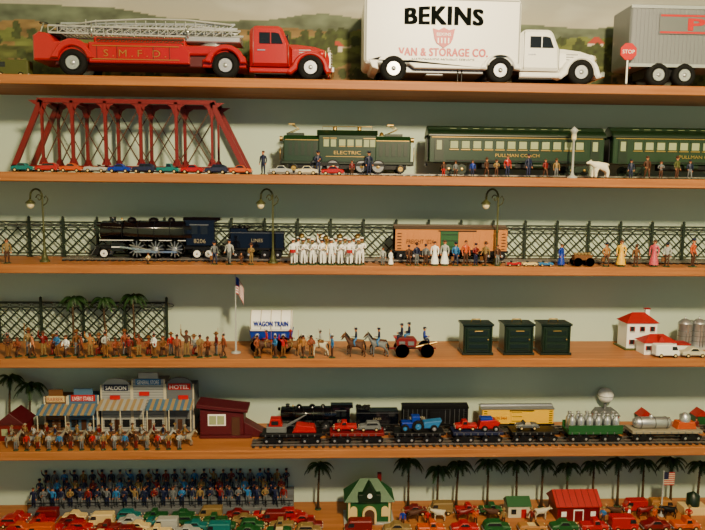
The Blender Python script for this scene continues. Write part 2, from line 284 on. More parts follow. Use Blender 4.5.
def bogie(b,cx,z,W,r=4.2,frame='black',hub='silver'):
    for y in(-.4,W-1.2):
        b.ext([(cx-10,z+r),(cx-10,z+r+2.5),(cx-3,z+r+1.5),(cx-3,z+r+4),(cx+3,z+r+4),(cx+3,z+r+1.5),(cx+10,z+r+2.5),(cx+10,z+r),(cx+4,z+r-2),(cx-4,z+r-2)],y,y+1.6,frame)
    for dx in(-6.5,6.5):
        for y in(1,W-3): b.lathe([(r,0),(r,1),(r*.85,1.2),(r*.85,2)],(cx+dx,y,z+r),frame,'y',14)
        b.cyl((cx+dx,1,z+r),(cx+dx,W-1,z+r),.8,.8,frame,6); b.lathe([(1.3,-.3),(.001,-.5)],(cx+dx,-.4,z+r),hub,'y',8)
def steam_loco(W=20,wh='white',trim='white',sp='silver',H=42,rim=7.9):
    b=B(); c=W/2
    b.box(6,126,3,W-3,9,13,'black',.5)
    b.lathe([(9,0),(10.5,1),(10.5,22),(11,22.2),(11,92)],(6,c,27),'gloss','x',20)
    b.lathe([(.01,-1.2),(4,-1),(6,0),(9,.2)],(6,c,27),'steel','x',18); b.lathe([(2.4,-5),(2.6,-1)],(6,c,34),'gloss','x',10); b.lathe([(.01,-5.4),(2.2,-5)],(6,c,34),'lamp','x',10)
    for x in(28,44,60,76,90): b.lathe([(11.2,0),(11.2,.6)],(x,c,27),'black','x',20)
    b.lathe([(3.4,0),(3,3),(3.6,5),(2.6,5)],(17,c,36.5),'gloss','z',12)
    for x,r in((36,4.4),(58,5),(76,3.6)): b.lathe([(r+1.2,0),(r,1.5),(r,3),(r*.6,4.4),(.01,5)],(x,c,36.5),'gloss','z',14)
    b.lathe([(1.4,0),(1.2,1.6),(.01,2.4)],(26,c,38.5),'brass','z',8)
    b.ext([(92,13),(92,36),(90,38.5),(90,39.6),(124,39.6),(124,38.5),(121,37),(121,13)],1,W-1,'gloss',.6)
    b.box(97,104,.4,W-.4,25,34,'glass'); b.box(107,114,.4,W-.4,25,34,'glass'); b.box(96,115,.2,W-.2,34,35,'steel'); b.text('8206',106,16,4.4,.3,'dust')
    b.ext([(1,38.6),(W-1,38.6),(W*.75,42),(W*.25,42)],89,126,'gloss',.3,'x')
    for y in(0,W-1.6):
        b.box(6,92,y,y+2,17.6,19,'gloss'); b.box(6,92,y-.15 if y==0 else y+1.7,y if y==0 else y+1.9,18.1,18.7,trim)
        b.ext(rr(17,31,7,16.5,2.5),y-.6,y+4,'gloss',.5); b.box(18,30,y-.8,y+.1,11,12,trim)
        for x in(43,62,81):
            b.lathe([(9.6,0),(9.6,.7),(8.9,.9),(8.9,2.4)],(x,y,9.6),'black','y',24)
            b.lathe([(9.5,-.3),(rim,-.3),(rim,-.02),(9.5,-.02),(9.5,-.3)],(x,y,9.6),wh,'y',24)
            for k in range(12):
                a=k*math.pi/6; b.cyl((x+2*math.cos(a),y-.2,9.6+2*math.sin(a)),(x+8.2*math.cos(a),y-.2,9.6+8.2*math.sin(a)),.5,.4,sp,4)
            b.lathe([(2.2,-.6),(1.6,-1)],(x,y,9.6),sp,'y',10)
        b.box(41,83,y-1.6,y-.9,6,7.8,'chrome'); b.ext([(27,11),(63,6.2),(63,7.8),(27,12.8)],y-2.2,y-1.5,'chrome'); b.cyl((62,y-2.4,6.8),(62,y,6.8),1.5,1.5,'chrome',8); b.cyl((36,y-1.6,14),(62,y-1.6,7),.5,.5,'chrome',5)
        for x in(10,103,115):
            b.lathe([(5,0),(5,.7),(4.4,.9),(4.4,2)],(x,y+.6,5),'black','y',16); b.lathe([(4.6,-.2),(3.6,-.2),(3.6,.05),(4.6,.05)],(x,y+.5,5),wh,'y',16); b.lathe([(1.2,-.5),(.01,-.8)],(x,y+.6,5),'chrome','y',8)
    b.ext([(-3,3),(4,3),(6,11),(2,12)],2,W-2,'black',.6)
    for k in range(6): b.cyl((-3.4,3+k*(W-6)/5,3),(1.8,3+k*(W-6)/5,12),.4,.4,'steel',4)
    b.tube([(10,1,32),(40,0,31),(90,0,31)],.35,'chrome',4); b.box(98,122,2,W-2,7,12,'black',.5)
    return b
def tender(L=56,H=33,W=20,name=True):
    b=B(); b.ext([(0,10),(0,H-3),(L*.3,H-3),(L*.34,H-6),(L,H-6),(L,10)],1,W-1,'gloss',.7); b.box(-1,L+1,0,W,9,11,'black',.3)
    b.box(0,L,.7,1,H-8,H-7.6,'steel')
    if name: b.text('LINES',L/2,H*.5,3.4,.8,'dust')
    for i in range(30): b.sph((L*.3*rnd()+2,3+rnd()*(W-6),H-3+rnd()),2,2,1.6,'black',6,4)
    bogie(b,12,0,W); bogie(b,L-13,0,W); b.cyl((L,W/2,7),(L+3,W/2,7),.8,.8,'steel',6); b.cyl((-3,W/2,7),(0,W/2,7),.8,.8,'steel',6); return b
def passenger(L=177,H=48,W=26,glassm='pane'):
    b=B()
    b.ext([(1,12),(W-1,12),(W-1,38),(1,38)],0,L,'green',.6,'x')
    roof=[(-.5,37.5)]+arc(W/2,37,W/2+.5,178,120,6,8)+[(W*.3,H-1.5)]+arc(W/2,H-3.5,W*.22,160,20,6,3.5)+[(W*.7,H-1.5)]+arc(W/2,37,W/2+.5,60,2,6,8)+[(W+.5,37.5)]
    b.ext(roof[::-1],-1.5,L+1.5,'dgreen',.8,'x')
    n=12; w=(L-38)/n
    for y,q in((.7,-1),(W-.7,1)):
        yy=(y,y+.5) if q>0 else (y-.5,y)
        for i in range(n):
            x=19+i*w; b.box(x+1.6,x+w-2.4,yy[0],yy[1],25.5,32.5,glassm); b.box(x+.4,x+w-1.2,yy[0]-.1,yy[1]+.1,33,34,'green'); b.box(x+.8,x+w-1.6,yy[0]-.3,yy[1]+.3,23.8,24.6,'gold')
        for x in(5,L-14):
            b.box(x,x+9,yy[0],yy[1],13,35,'dgreen'); b.box(x+2,x+7,yy[0]-.2,yy[1]+.2,24,33,glassm)
        b.box(2,L-2,yy[0],yy[1],35.8,36.4,'gold'); b.box(17,L-17,yy[0],yy[1],13,14,'black')
        for i in range(n): 
            x=19+i*w; b.box(x+2,x+w-3,W*.28-.3 if q<0 else W*.72,W*.28 if q<0 else W*.72+.3,H-4.5,H-2.6,'pane')
    b.text('PULLMAN COACH',L/2,17.5,3.2,.1,'gold',w=44)
    b.box(L*.3,L*.7,4,W-4,6,12,'black',1)
    for k in(-1,1): b.cyl((L/2+k*16,3,9),(L/2+k*16+14,3,9),3,3,'dgreen',10)
    bogie(b,26,0,W,5,'dgreen','gold'); bogie(b,L-26,0,W,5,'dgreen','gold'); b.box(-3,0,W/2-1,W/2+1,8,11,'black'); b.box(L,L+3,W/2-1,W/2+1,8,11,'black')
    for x in(-1.6,L+.6): b.box(x,x+1,W/2-6,W/2+6,13,36,'black')
    return b
def boxcar(L,H,W,body,roof,door,txt=None,tc='black',ribs=True):
    b=B(); b.box(0,L,1,W-1,9,H-3,body,.5); b.ext([(0,H-3.2),(W,H-3.2),(W/2,H)],-1,L+1,roof,.4,'x'); b.box(-.5,L+.5,W/2-2,W/2+2,H-.6,H+.6,roof)
    b.box(-1,L+1,.5,W-.5,7.6,9.4,'black')
    if door:
        b.box(L*.4,L*.56,.2,W-.2,10,H-5,door,.3); b.box(L*.38,L*.72,0,W,H-5.4,H-4.4,'black'); b.box(L*.38,L*.72,0,W,9.6,10.4,'black')
        for k in range(3): b.box(L*.41,L*.55,0,.3,13+k*6,13.6+k*6,'black')
    if ribs:
        for k in range(int(L/6)+1):
            x=min(L-.6,k*6)
            if not door or x<L*.38 or x>L*.58: b.box(x,x+.5,.7,W-.7,10,H-4,body if body!='black' else 'steel')
    for k in range(6): b.box(2,6,.3,1,11+k*3,11.6+k*3,'black'); b.box(L-6,L-2,.3,1,11+k*3,11.6+k*3,'black')
    if txt: b.text(txt,L*.22 if door else L*.5,H*.48,4.2,.4,tc,w=L*(.24 if door else .5))
    bogie(b,12,0,W); bogie(b,L-12,0,W); b.box(-3,0,W/2-1,W/2+1,6,8,'black'); b.box(L,L+3,W/2-1,W/2+1,6,8,'black'); return b
def flatcar(L,W,col):
    b=B(); b.box(0,L,0,W,8,11,col,.4); b.box(3,L-3,3,W-3,6,8,'black')
    for k in range(int(L/7)): b.box(3+k*7,4+k*7,-.4,W+.4,8.4,10.4,'steel')
    bogie(b,11,0,W,3.6); bogie(b,L-11,0,W,3.6); b.box(-3,0,W/2-1,W/2+1,6,8,'black'); b.box(L,L+3,W/2-1,W/2+1,6,8,'black'); return b
def palm(b,x,y,h,lean=0,spread=17,n=15,trunkr=1.1):
    P=[(x+lean*t*t,y,h*t) for t in(0,.25,.5,.75,1)]
    b.tube(P,[trunkr*1.5,trunkr*1.1,trunkr,trunkr*.9,trunkr*.8],'trunk',7)
    for k in range(1,9): b.lathe([(trunkr*1.25,0),(trunkr*1.0,.8)],(x+lean*(k/9)**2,y,h*k/9),'trunk','z',7)
    c=Vector(P[-1])
    b.lathe([(3.4,0),(3.4,.5),(.5,.8)],(x,y,0),'base','z',10)
    for i in range(n):
        a=2*math.pi*i/n+rnd()*.4; up=(.6,.15,.38)[i%3]; d=Vector((math.cos(a),math.sin(a)*.5,0)); L=spread*(.8+.3*rnd()); pts=[]
        for k in range(9): t=k/8; pts.append(c+d*L*t*(1-.15*t)+Vector((0,0,L*(up*1.3*t-(.75+up*.6)*t*t))))
        b.tube(pts,[.4]*8+[.1],'palm',4); sd=d.cross(Vector((0,0,1))).normalized()
        for k in range(1,16):
            f=k/2; k0=int(f); p=pts[k0].lerp(pts[min(8,k0+1)],f-k0); t=(pts[min(8,k0+1)]-pts[k0]).normalized(); w=L*.27*(1-abs(f/8-.4))
            for e in(-1,1):
                tip=p+sd*e*w*.75+t*w*.6+Vector((0,0,-w*.5)); b.add([p-t*L*.045,p+t*L*.045,tip],[(0,1,2)],'palm')
def fence(L,H,step=9,posts=33):
    b=B()
    for i in range(int(L/posts)+1):
        x=min(L,i*posts); b.box(x-1.2,x+1.2,-.6,1.8,0,H+2,'fence',.2); b.lathe([(.01,2.2),(1.6,.8),(1.3,-.4)],(x,.6,H+2.4),'fence','z',8); b.box(x-2.5,x+2.5,-2,3,0,.8,'fence')
    b.box(0,L,0,1.2,H-2.6,H-.8,'fence'); b.box(0,L,0,1.2,3,4.4,'fence'); b.box(0,L,0,1.2,H-7.5,H-6.6,'fence')
    z0,z1=3.5,H-7; hh=z1-z0; k=0; x=-hh
    while x<L:
        for a,c_ in(((x,z0),(x+hh,z1)),((x,z1),(x+hh,z0))):
            (xa,za),(xb,zb)=a,c_
            if xa<0: za+=(zb-za)*(0-xa)/(xb-xa); xa=0
            if xb>L: zb=za+(zb-za)*(L-xa)/(xb-xa); xb=L
            if xb-xa>.5: b.ext([(xa,za-.9),(xb,zb-.9),(xb,zb+.9),(xa,za+.9)],.1 if za<zb else .6,.6 if za<zb else 1.1,'fence')
        x+=step
    x=0
    while x<L: b.tube([(x+step*.5+step*.45*math.cos(t),.5,H-4.4+1.7*math.sin(t)) for t in [j*math.pi/4 for j in range(9)]],.35,'fence',4); x+=step
    return b
def lamp_post(H=78):
    b=B(); b.lathe([(5,0),(5,1.5),(3.4,2.5),(2.6,6),(1.6,9),(1.9,11),(1.2,13),(1.0,H*.4),(1.6,H*.42),(.9,H*.45),(.8,H*.86)],(0,0,0),'lampgreen','z',12)
    z=H*.86; pts=[(0,0,z)]+[(7-7*math.cos(t),0,z+8*math.sin(t)) for t in [math.pi*k/8 for k in range(1,8)]]+[(14,0,z-2)]
    pts=[(-p[0]*.85,p[1],p[2]) for p in pts]; b.tube(pts,1.0,'lampgreen',8)
    b.tube([(-3.2-3*math.cos(t)*(1-t/9),0,z-1+4*math.sin(t)*(1-t/9)) for t in[k*.5 for k in range(14)]],.6,'lampgreen',6)
    b.tube([(0,0,z-9),(4,0,z-6),(5.5,0,z-2),(3.5,0,z+1.5),(2,0,z-1)],.6,'lampgreen',6)
    b.lathe([(.6,0),(1.4,-1),(4.6,-4),(5,-5)],(-11.9,0,z-1.5),'lampgreen','z',12); b.lathe([(3.4,-5),(3.6,-7),(2.4,-9.5),(.01,-10.4)],(-11.9,0,z-1.5),'lamp','z',12)
    return b
# ================================================================= ROOM
def boxm(name,x0,x1,y0,y1,z0,z1,m,bev=0):
    b=B(); b.box(x0,x1,y0,y1,z0,z1,m,bev); return b.obj(name)
WD=.27; CH=3.1
mat('wallpaint',(.56,.65,.56),.8,var=.04,scale=2); mat('ceil',(.6,.58,.52),.9); mat('floorw',(.16,.09,.05),.5,scale=8)
m=bpy.data.materials.new('shelf_wood'); m.use_nodes=True; n=m.node_tree.nodes;l=m.node_tree.links; tc=n.new('ShaderNodeTexCoord'); mp=n.new('ShaderNodeMapping'); mp.inputs['Scale'].default_value=(1.2,14,40)
nz=n.new('ShaderNodeTexNoise'); nz.inputs['Scale'].default_value=3; nz.inputs['Detail'].default_value=6; cr=n.new('ShaderNodeValToRGB'); cr.color_ramp.elements[0].position=.3; cr.color_ramp.elements[0].color=(.30,.10,.025,1); cr.color_ramp.elements[1].position=.7; cr.color_ramp.elements[1].color=(.44,.165,.045,1)
l.new(tc.outputs['Object'],mp.inputs[0]); l.new(mp.outputs[0],nz.inputs[0]); l.new(nz.outputs['Fac'],cr.inputs[0]); l.new(cr.outputs[0],n['Principled BSDF'].inputs['Base Color']); n['Principled BSDF'].inputs['Roughness'].default_value=.5; n['Principled BSDF'].inputs['Specular IOR Level'].default_value=.3
MATS['wood']=m
for i in range(1,7):
    boxm('display_shelf',-1.6,1.6,0,WD,SZ[i]-.030,SZ[i],'wood',.002)
boxm('wall_back',-1.64,1.64,WD,WD+.05,0,CH,'wallpaint'); boxm('wall_left',-1.64,-1.6,-3.6,WD,0,CH,'wallpaint'); boxm('wall_right',1.9,1.94,-3.6,WD,0,CH,'wallpaint')
boxm('floor',-1.7,1.95,-3.6,WD,-.05,0,'floorw'); boxm('ceiling',-1.7,1.95,-3.6,WD,CH,CH+.05,'ceil')
# painted landscape mural : thin panel with painted colours
def vn(x,y,s=0): return noise.noise(Vector((x,y,s)))
def fbm(x,y,s=0): return vn(x,y,s)+.5*vn(2*x,2*y,s)+.25*vn(4*x,4*y,s)
MW,MH=560,110; mx0,mx1=-1.45,1.5; mz0,mz1=SZ[1],SZ[1]+.52
vs=[];cols=[];fs=[]
trees=[(rnd()*3-1.5,rnd()*.19+.02,.006+rnd()*.014) for _ in range(400)]
for cx in(-.75,-.2,.1,.95,1.1): 
    for k in range(14): trees.append((cx+random.gauss(0,.06),.12+.06*rnd(),.012+.014*rnd()))
houses=[(-.06,.14),(-1.1,.15),(.9,.17),(.52,.2)]
grid={}
for t in trees: grid.setdefault(round(t[0]*10),[]).append(t)
for j in range(MH):
    for i in range(MW):
        x=mx0+(mx1-mx0)*i/(MW-1); z=.52*j/(MH-1); vs.append((x,WD-.006,mz0+z))
        h1=.262+.05*fbm(x*1.6,.3,1); h2=.21+.05*fbm(x*2.3,.7,5); h3=.14+.035*fbm(x*2.0,.2,9)
        if z>h1: t=min(1,(z-h1)/.2); c=[.36-.12*t,.34-.06*t,.27+.02*t]; w=max(0,fbm(x*3,z*9,3))*.2; c=[q+w for q in c]
        elif z>h2: k=.8+.5*fbm(x*12,z*25,2); c=[.12*k,.15*k,.10*k]
        elif z>h3:
            k=.8+.5*fbm(x*10,z*40,4); c=[.15*k,.18*k,.045*k] if fbm(x*3,z*8,6)>-.1 else [.25*k,.16*k,.06*k]
        else: k=.75+.6*fbm(x*14,z*50,8); c=[.24*k,.16*k,.065*k] if fbm(x*2.5,z*10,7)>0 else [.11*k,.13*k,.035*k]
        if abs(z-(.16+.02*math.sin(x*5)))<.003 and fbm(x*2,3,1)>0: c=[.38,.33,.24]
        for hx,hz in houses:
            if abs(x-hx)<.028 and 0<z-hz<.02: c=[.55,.50,.42]
            if abs(x-hx)<.034-(z-hz-.02)*1.2 and .02<=z-hz<.04: c=[.38,.05,.03]
        for g in(round(x*10)-1,round(x*10),round(x*10)+1):
            for tx,tz,r in grid.get(g,()):
                dd=((x-tx)**2+((z-tz)*.9)**2)/(r*r)
                if dd<1+.5*vn(x*90,z*90,1): k=.6+.5*vn(x*60,z*60); c=[.045*k+.012,.07*k+.012,.018*k+.005]
        cols.append(c)
for j in range(MH-1):
    for i in range(MW-1): a=j*MW+i; fs.append((a,a+1,a+MW+1,a+MW))
me=bpy.data.meshes.new('landscape_mural'); me.from_pydata(vs,[],fs); ca=me.color_attributes.new('Col','FLOAT_COLOR','POINT')
flat=[]; 
for c in cols: flat+=[max(0,c[0]),max(0,c[1]),max(0,c[2]),1]
ca.data.foreach_set('color',flat)
m=bpy.data.materials.new('mural_paint'); m.use_nodes=True; a=m.node_tree.nodes.new('ShaderNodeAttribute'); a.attribute_name='Col'; m.node_tree.links.new(a.outputs['Color'],m.node_tree.nodes['Principled BSDF'].inputs['Base Color']); m.node_tree.nodes['Principled BSDF'].inputs['Roughness'].default_value=.8
me.materials.append(m); bpy.context.collection.objects.link(bpy.data.objects.new('landscape_mural',me))
# ================================================================= SHELF 1
b=B(); W=52
b.ext([(0,16),(0,40),(6,44),(16,42),(22,35),(60,33),(60,40),(150,40),(152,33),(196,33),(196,24),(60,22),(56,16)],4,W-4,'red',1.5)
b.box(20,190,8,W-8,12,24,'maroon',1)
for y0,y1 in((0,8),(W-8,W)):
    b.ext([(56,14),(56,34),(148,34),(156,26),(156,14)],y0+1,y1-1,'red',1)
    b.ext([(18,18),(20,22)]+arc(40,20,18,160,20,10,17)+[(60,22),(62,18)]+arc(40,14,15,15,165,10,16),y0,y1,'red',1)
b.box(60,146,.4,1.4,30,30.8,'gold'); b.box(60,146,.4,1.4,17,17.8,'gold')
b.text('S . M . F . D .',102,20,7,.5,'gold',w=62)
for x in(64,84,120,136): b.box(x,x+.6,.3,1.3,18,30,'maroon')
b.cyl((6,10,44),(8,14,54),.8,.8,'chrome',6); b.tube([(8+4*math.cos(t),14+4*math.sin(t),54) for t in[k*math.pi/5 for k in range(11)]],.5,'black',5); b.box(10,20,16,36,42,48,'black',1.5); b.box(19,22,16,36,42,55,'black',1)
wheel(b,40,0,13.5,13.5,8,'silver'); wheel(b,40,W-8,13.5,13.5,8,'silver')
def ladder(x0,x1,z0,z1,y,wd,h,step,m='chrome'):
    for yy in(y,y+wd):
        for hh in(0,h): b.ext([(x0,z0+hh-.8),(x1,z1+hh-.8),(x1,z1+hh+.8),(x0,z0+hh+.8)],yy-.7,yy+.7,m)
        nn=int((x1-x0)/step)
        for k in range(nn):
            xa=x0+(x1-x0)*k/nn; xb=x0+(x1-x0)*(k+1)/nn; za=z0+(z1-z0)*k/nn; zb=z0+(z1-z0)*(k+1)/nn
            b.cyl((xa,yy,za),(xb,yy,zb+h),.5,.5,m,4); b.cyl((xa,yy,za),(xa,yy,za+h),.5,.5,m,4)
    for k in range(int((x1-x0)/4)):
        t=k*4/(x1-x0); b.cyl((x0+k*4,y,z0+(z1-z0)*t),(x0+k*4,y+wd,z0+(z1-z0)*t),.6,.6,m,5)
ladder(12,206,45,43,14,24,7,9,'lgrey'); ladder(24,200,50,52,17,18,5,8,'silver')
b.tube([(30,14,52),(60,14,57),(110,14,60),(150,14,60),(196,14,56)],1.0,'lgrey',6); b.tube([(30,38,52),(60,38,57),(110,38,60),(150,38,60),(196,38,56)],1.0,'lgrey',6)
for k in range(14): b.cyl((50+k*10,14,51),(50+k*10,14,58.5),.5,.5,'lgrey',4)
b.lathe([(14,0),(14,3),(11,5),(11,9)],(176,26,33),'silver','z',20); b.box(150,206,12,40,38,44,'silver',1)
ladder(64,150,34,34,3,1.5,4,6,'brown'); 
for x in(70,100,130): b.cyl((x,4,40),(x,14,46),.6,.6,'chrome',5)
for x in(58,154): b.tube([(x,6,40),(x,6,53)],.7,'chrome',5)
b.box(168,212,6,W-6,12,20,'red',1); b.ext([(170,17),(173,22)]+arc(192,18,19,160,20,10,16)+[(212,22),(213,16)]+arc(192,12,15,12,168,10,17),0,W,'red',1.2)
wheel(b,192,0,13.5,13.5,10,'silver'); wheel(b,192,W-10,13.5,13.5,10,'silver')
truck_cab(b,216,0,0,W,'red'); b.lathe([(3,0),(3,2),(2,4),(.01,5)],(230,W/2,54),'chrome','z',12); b.lathe([(3.5,-3),(2,2)],(244,8,41),'chrome','x',10)
place(b,'fire_ladder_truck',32,1,.02,w=302)
b=B(); W=62
b.ext(rr(0,155,17,82,5)[::-1],2,W-2,'white',2.5)
b.ext([(4,22),(8,14),(14,12)]+arc(29,15,16,168,12,10,13)[0:]+[(50,14),(122,14),(122,22)],1,W-1,'white',.8)
for z in(79,18): b.box(3,152,1.2,1.9,z,z+.7,'lgrey')
for x in(1.5,153): b.box(x,x+.8,1.4,2.2,20,78,'lgrey')
b.text('BEKINS',78,56,14.5,1.5,'ink',w=76,bold=1.1,arch=3)
b.ext([(69,42),(71,38),(78,33.5),(85,38),(87,42),(89,52),(83,50.5),(78,53),(73,50.5),(67,52)],1.0,1.6,'stop'); b.text('BEKINS',78,45,3,.8,'white',w=14)
for k in range(4): b.box(72+k*3.4,73.2+k*3.4,.9,1.5,38,43,'white')
b.text('VAN & STORAGE CO.',78,25.8,7.6,1.5,'stop',w=88,bold=.4)
b.text('NATIONWIDE MOVING SERVICE',78,20.5,3.2,1.4,'ink',w=62)
b.box(20,120,8,W-8,10,17,'steel',1); b.box(62,80,10,30,8,18,'steel',1)
wheel(b,29,0,13,13,9,'chrome'); wheel(b,29,W-9,13,13,9,'chrome')
for x in(94,98): b.cyl((x,8,2),(x,8,14),.8,.8,'black',6); b.cyl((x,W-8,0),(x,W-8,14),.8,.8,'black',6)
b.box(120,160,10,W-10,12,17,'black',1); b.ext([(114,14),(117,20)]+arc(135,15,18,162,18,10,14)+[(153,20),(156,14)]+arc(135,12,14.5,10,170,10,15),0,W,'white',1.2)
wheel(b,135,0,13,13,11,'chrome'); wheel(b,135,W-11,13,13,11,'chrome')
truck_cab(b,155,1,0,W-2,'white'); b.lathe([(3,0),(3,12)],(159,10,18),'chrome','z',10)
place(b,'moving_van_truck',364,1,.02,w=240)
b=B(); W=44; L=150
b.ext(rr(0,L,19,78,3)[::-1],2,W-2,'alu',1.5)
for k in range(38): b.box(2+k*3.9,3+k*3.9,1.4,2.2,21,76,'alu')
b.box(0,L,1,2,74,77,'silver'); b.box(0,L,1,2,19,22,'silver'); b.box(28,118,.7,1.8,50,69,'steel',.2); b.box(29,117,.5,1.6,50.8,52.5,'stop'); b.box(29,117,.5,1.6,66.5,68.2,'stop'); b.text('P.I.E',88,54,11,.5,'stop',w=62,bold=.9)
b.box(20,70,6,W-6,10,19,'black',1); b.box(100,130,6,W-6,10,19,'black',1)
for x in(30,56,130): wheel(b,x,0,11.5,11.5,9,'silver'); wheel(b,x,W-9,11.5,11.5,9,'silver')
b.cyl((2,3,17),(2,3,19),1,1,'red',6)
place(b,'silver_freight_trailer',628,1,.025)
b=B(); b.cyl((0,0,0),(0,0,38),.9,.9,'white',8); b.lathe([(4,0),(4,1),(1.5,2)],(0,0,0),'black','z',12)
oc=[(8.5*math.cos(math.radians(22.5+45*k)),32+8.5*math.sin(math.radians(22.5+45*k))) for k in range(8)]; b.ext(oc,-1.6,-.8,'stop',.1); b.text('STOP',0,30.2,3.6,-1.7,'white',w=12)
place(b,'stop_sign',626,1,.016)
b=B(); toy_car(b,0,0,0,34,'olive',4); b.box(-2,3,2,12,12,20,'orange',.5); place(b,'toy_truck',-6,1,.08)
# ================================================================= SHELF 2
b=B(); H=76; DW=42
top=[32,62,95,130,166,200]
for y in(0,DW):
    def mem(x0,z0,x1,z1,w=1.8,yy=0,t=1.6,m='dred'):
        d=Vector((x1-x0,z1-z0)).normalized(); nx,nz=-d.y*w,d.x*w; b.ext([(x0-nx,z0-nz),(x1-nx,z1-nz),(x1+nx,z1+nz),(x0+nx,z0+nz)],y-t+yy,y+t+yy,m)
    mem(2,4,32,H-4,2.6); mem(236,4,202,H-4,2.6); mem(28,H-4,206,H-4,2.2); mem(0,5,238,5,2.4)
    xs=[32]+top[1:-1]+[202]
    for x in xs[1:-1]: mem(x,5,x,H-4,1.5)
    mem(32,5,32,H-4,1.1); mem(202,5,202,H-4,1.1)
    for i in range(len(xs)-1):
        a,c=xs[i],xs[i+1]; mem(a,8,c,H-8,.5,.4,.3,'brown'); mem(a,H-8,c,8,.5,-.4,.3,'brown')
    for x in xs:
        b.ext([(x-13,H-4),(x-5,H-9),(x-1.5,H-19),(x+1.5,H-19),(x+5,H-9),(x+13,H-4)],y-.7,y+.7,'dred'); b.ext([(x-5,8),(x+5,8),(x+2,15),(x-2,15)],y-.7,y+.7,'dred')
for x in [32]+top[1:-1]+[202]: b.box(x-1.4,x+1.4,0,DW,H-6,H-3,'dred'); b.box(x-1.4,x+1.4,0,DW,3,6,'dred')
for k in range(20): b.box(4+k*12,7+k*12,0,DW,2,4,'maroon')
for yy in(14,28): b.box(0,238,yy,yy+1.5,4,6,'rail')
for x in(0,230): b.box(x,x+8,-2,DW+2,0,4,'grey',.5)
place(b,'railway_truss_bridge',12,2,.065)
cc=['teal','red','orange','lgrey','blue','navy','teal','red','navy','orange']
for i,c in enumerate(cc):
    b=B(); toy_car(b,0,0,0,22.8,c,[0,1,0,3,0,1,2,0,1,0][i],i%3==0); place(b,'toy_car',10+i*24.3,2,.012)
for px,c in((269,'lgrey'),(295,'offwhite'),(321,'red')):
    b=B(); toy_car(b,0,0,0,23,c,0); place(b,'toy_car',px,2,.012)
b=track(520,3,17); place(b,'toy_train_track',268,2,.10)
b=B(); W=24; L=132   # electric locomotive
for x0,x1 in((4,40),(92,128)):
    b.ext([(1.5,11),(W-1.5,11),(W-1.5,33),(W-5,37),(5,37),(1.5,33)],x0,x1,'green',1,'x')
    for k in range(5): b.box(x0+5+k*6,x0+8.5+k*6,1.1,W-1.1,17,30,'dgreen')
    b.box(x0+2,x1-2,.9,W-.9,32,32.6,'gold')
b.ext([(0,11),(W,11),(W,37),(W-4,41.5),(4,41.5),(0,37)],38,94,'green',.8,'x'); b.ext([(-1,37.5),(W+1,37.5),(W-4,42.5),(4,42.5)],36.5,95.5,'dgreen',.4,'x')
for x in(43,50,82,88): b.box(x,x+5,-.3,W+.3,26,33,'pane'); b.box(x-.5,x+5.5,-.4,W+.4,34,34.6,'gold')
for x in(58,66,74): b.box(x,x+6,-.3,W+.3,27,33,'pane'); b.box(x,x+6,-.4,W+.4,26,26.6,'gold')
b.text('ELECTRIC',66,18.5,3.4,-.2,'gold',w=26); b.box(45,87,-.2,.1,16,16.5,'gold')
for x in(16,112):
    for yy in(6,W-6):
        b.tube([(x-8,yy,39),(x+3,yy,44),(x-4,yy,48)],.5,'gold',5)
    b.box(x-7,x-1,5,W-5,47.6,48.6,'gold'); b.box(x-9,x+8,5,W-5,37,39.4,'dgreen')
for x in(54,78): b.lathe([(2,0),(2,4),(1,5)],(x,W/2,42),'gold','z',10)
b.tube([(42,3,43),(42,3,46),(90,3,46),(90,3,43)],.35,'gold',5)
b.lathe([(2.6,0),(1.6,3),(.01,4)],(100,W/2,38),'gold','z',10)
for x,s_ in((3,-1),(129,1)): b.lathe([(2.4,0),(2.6,3*s_)],(x,W/2,34),'gold','x',10); b.box(x-2,x+2,2,W-2,8,12,'black'); b.tube([(x+s_*2,2,12),(x+s_*2,2,26)],.4,'gold',5)
b.box(2,130,1,W-1,8.6,11.5,'dgreen',.4); b.box(8,124,3,W-3,4,9,'black')
for x in(14,118): wheel(b,x,.5,4.5,4.5,3,'gold','black',14); wheel(b,x,W-3.5,4.5,4.5,3,'gold','black',14)
for x in(36,52,80,96):
    for y in(-.2,W-2.8): b.lathe([(6.6,0),(6.6,3)],(x,y,6.6),'black','y',18); b.lathe([(6.2,-.1),(5.6,-.1),(5.6,.05),(6.2,.05)],(x,y,6.6),'steel','y',18); b.lathe([(2,-.5),(.01,-.8)],(x,y,6.6),'gold','y',8)
for x0 in(29,73): b.ext([(x0,7),(x0+30,7),(x0+27,10),(x0+3,10)],-.9,-.4,'black')
o=place(b,'electric_toy_locomotive',279,2,.10,z=3); o.scale=(o.scale[0]*1.03,)+tuple(o.scale[1:])
place(passenger(L=175),'toy_passenger_car',429,2,.10,z=3); place(passenger(L=175),'toy_passenger_car',612,2,.10,z=3)
b=B(); b.lathe([(5,0),(5,1.5),(2,3),(1.2,6),(1.1,36),(2.2,37),(2.6,44),(4.4,46),(1.5,48.5),(.01,50)],(0,0,0),'lgrey','z',14); b.lathe([(2.4,0),(2.5,6)],(0,0,37.5),'lamp','z',12); place(b,'signal_lamp_post',572,2,.05)
b=B(); quad(b,16,5,0,16,0,'bear','bear','bear'); place(b,'polar_bear_figure',585,2,.01)
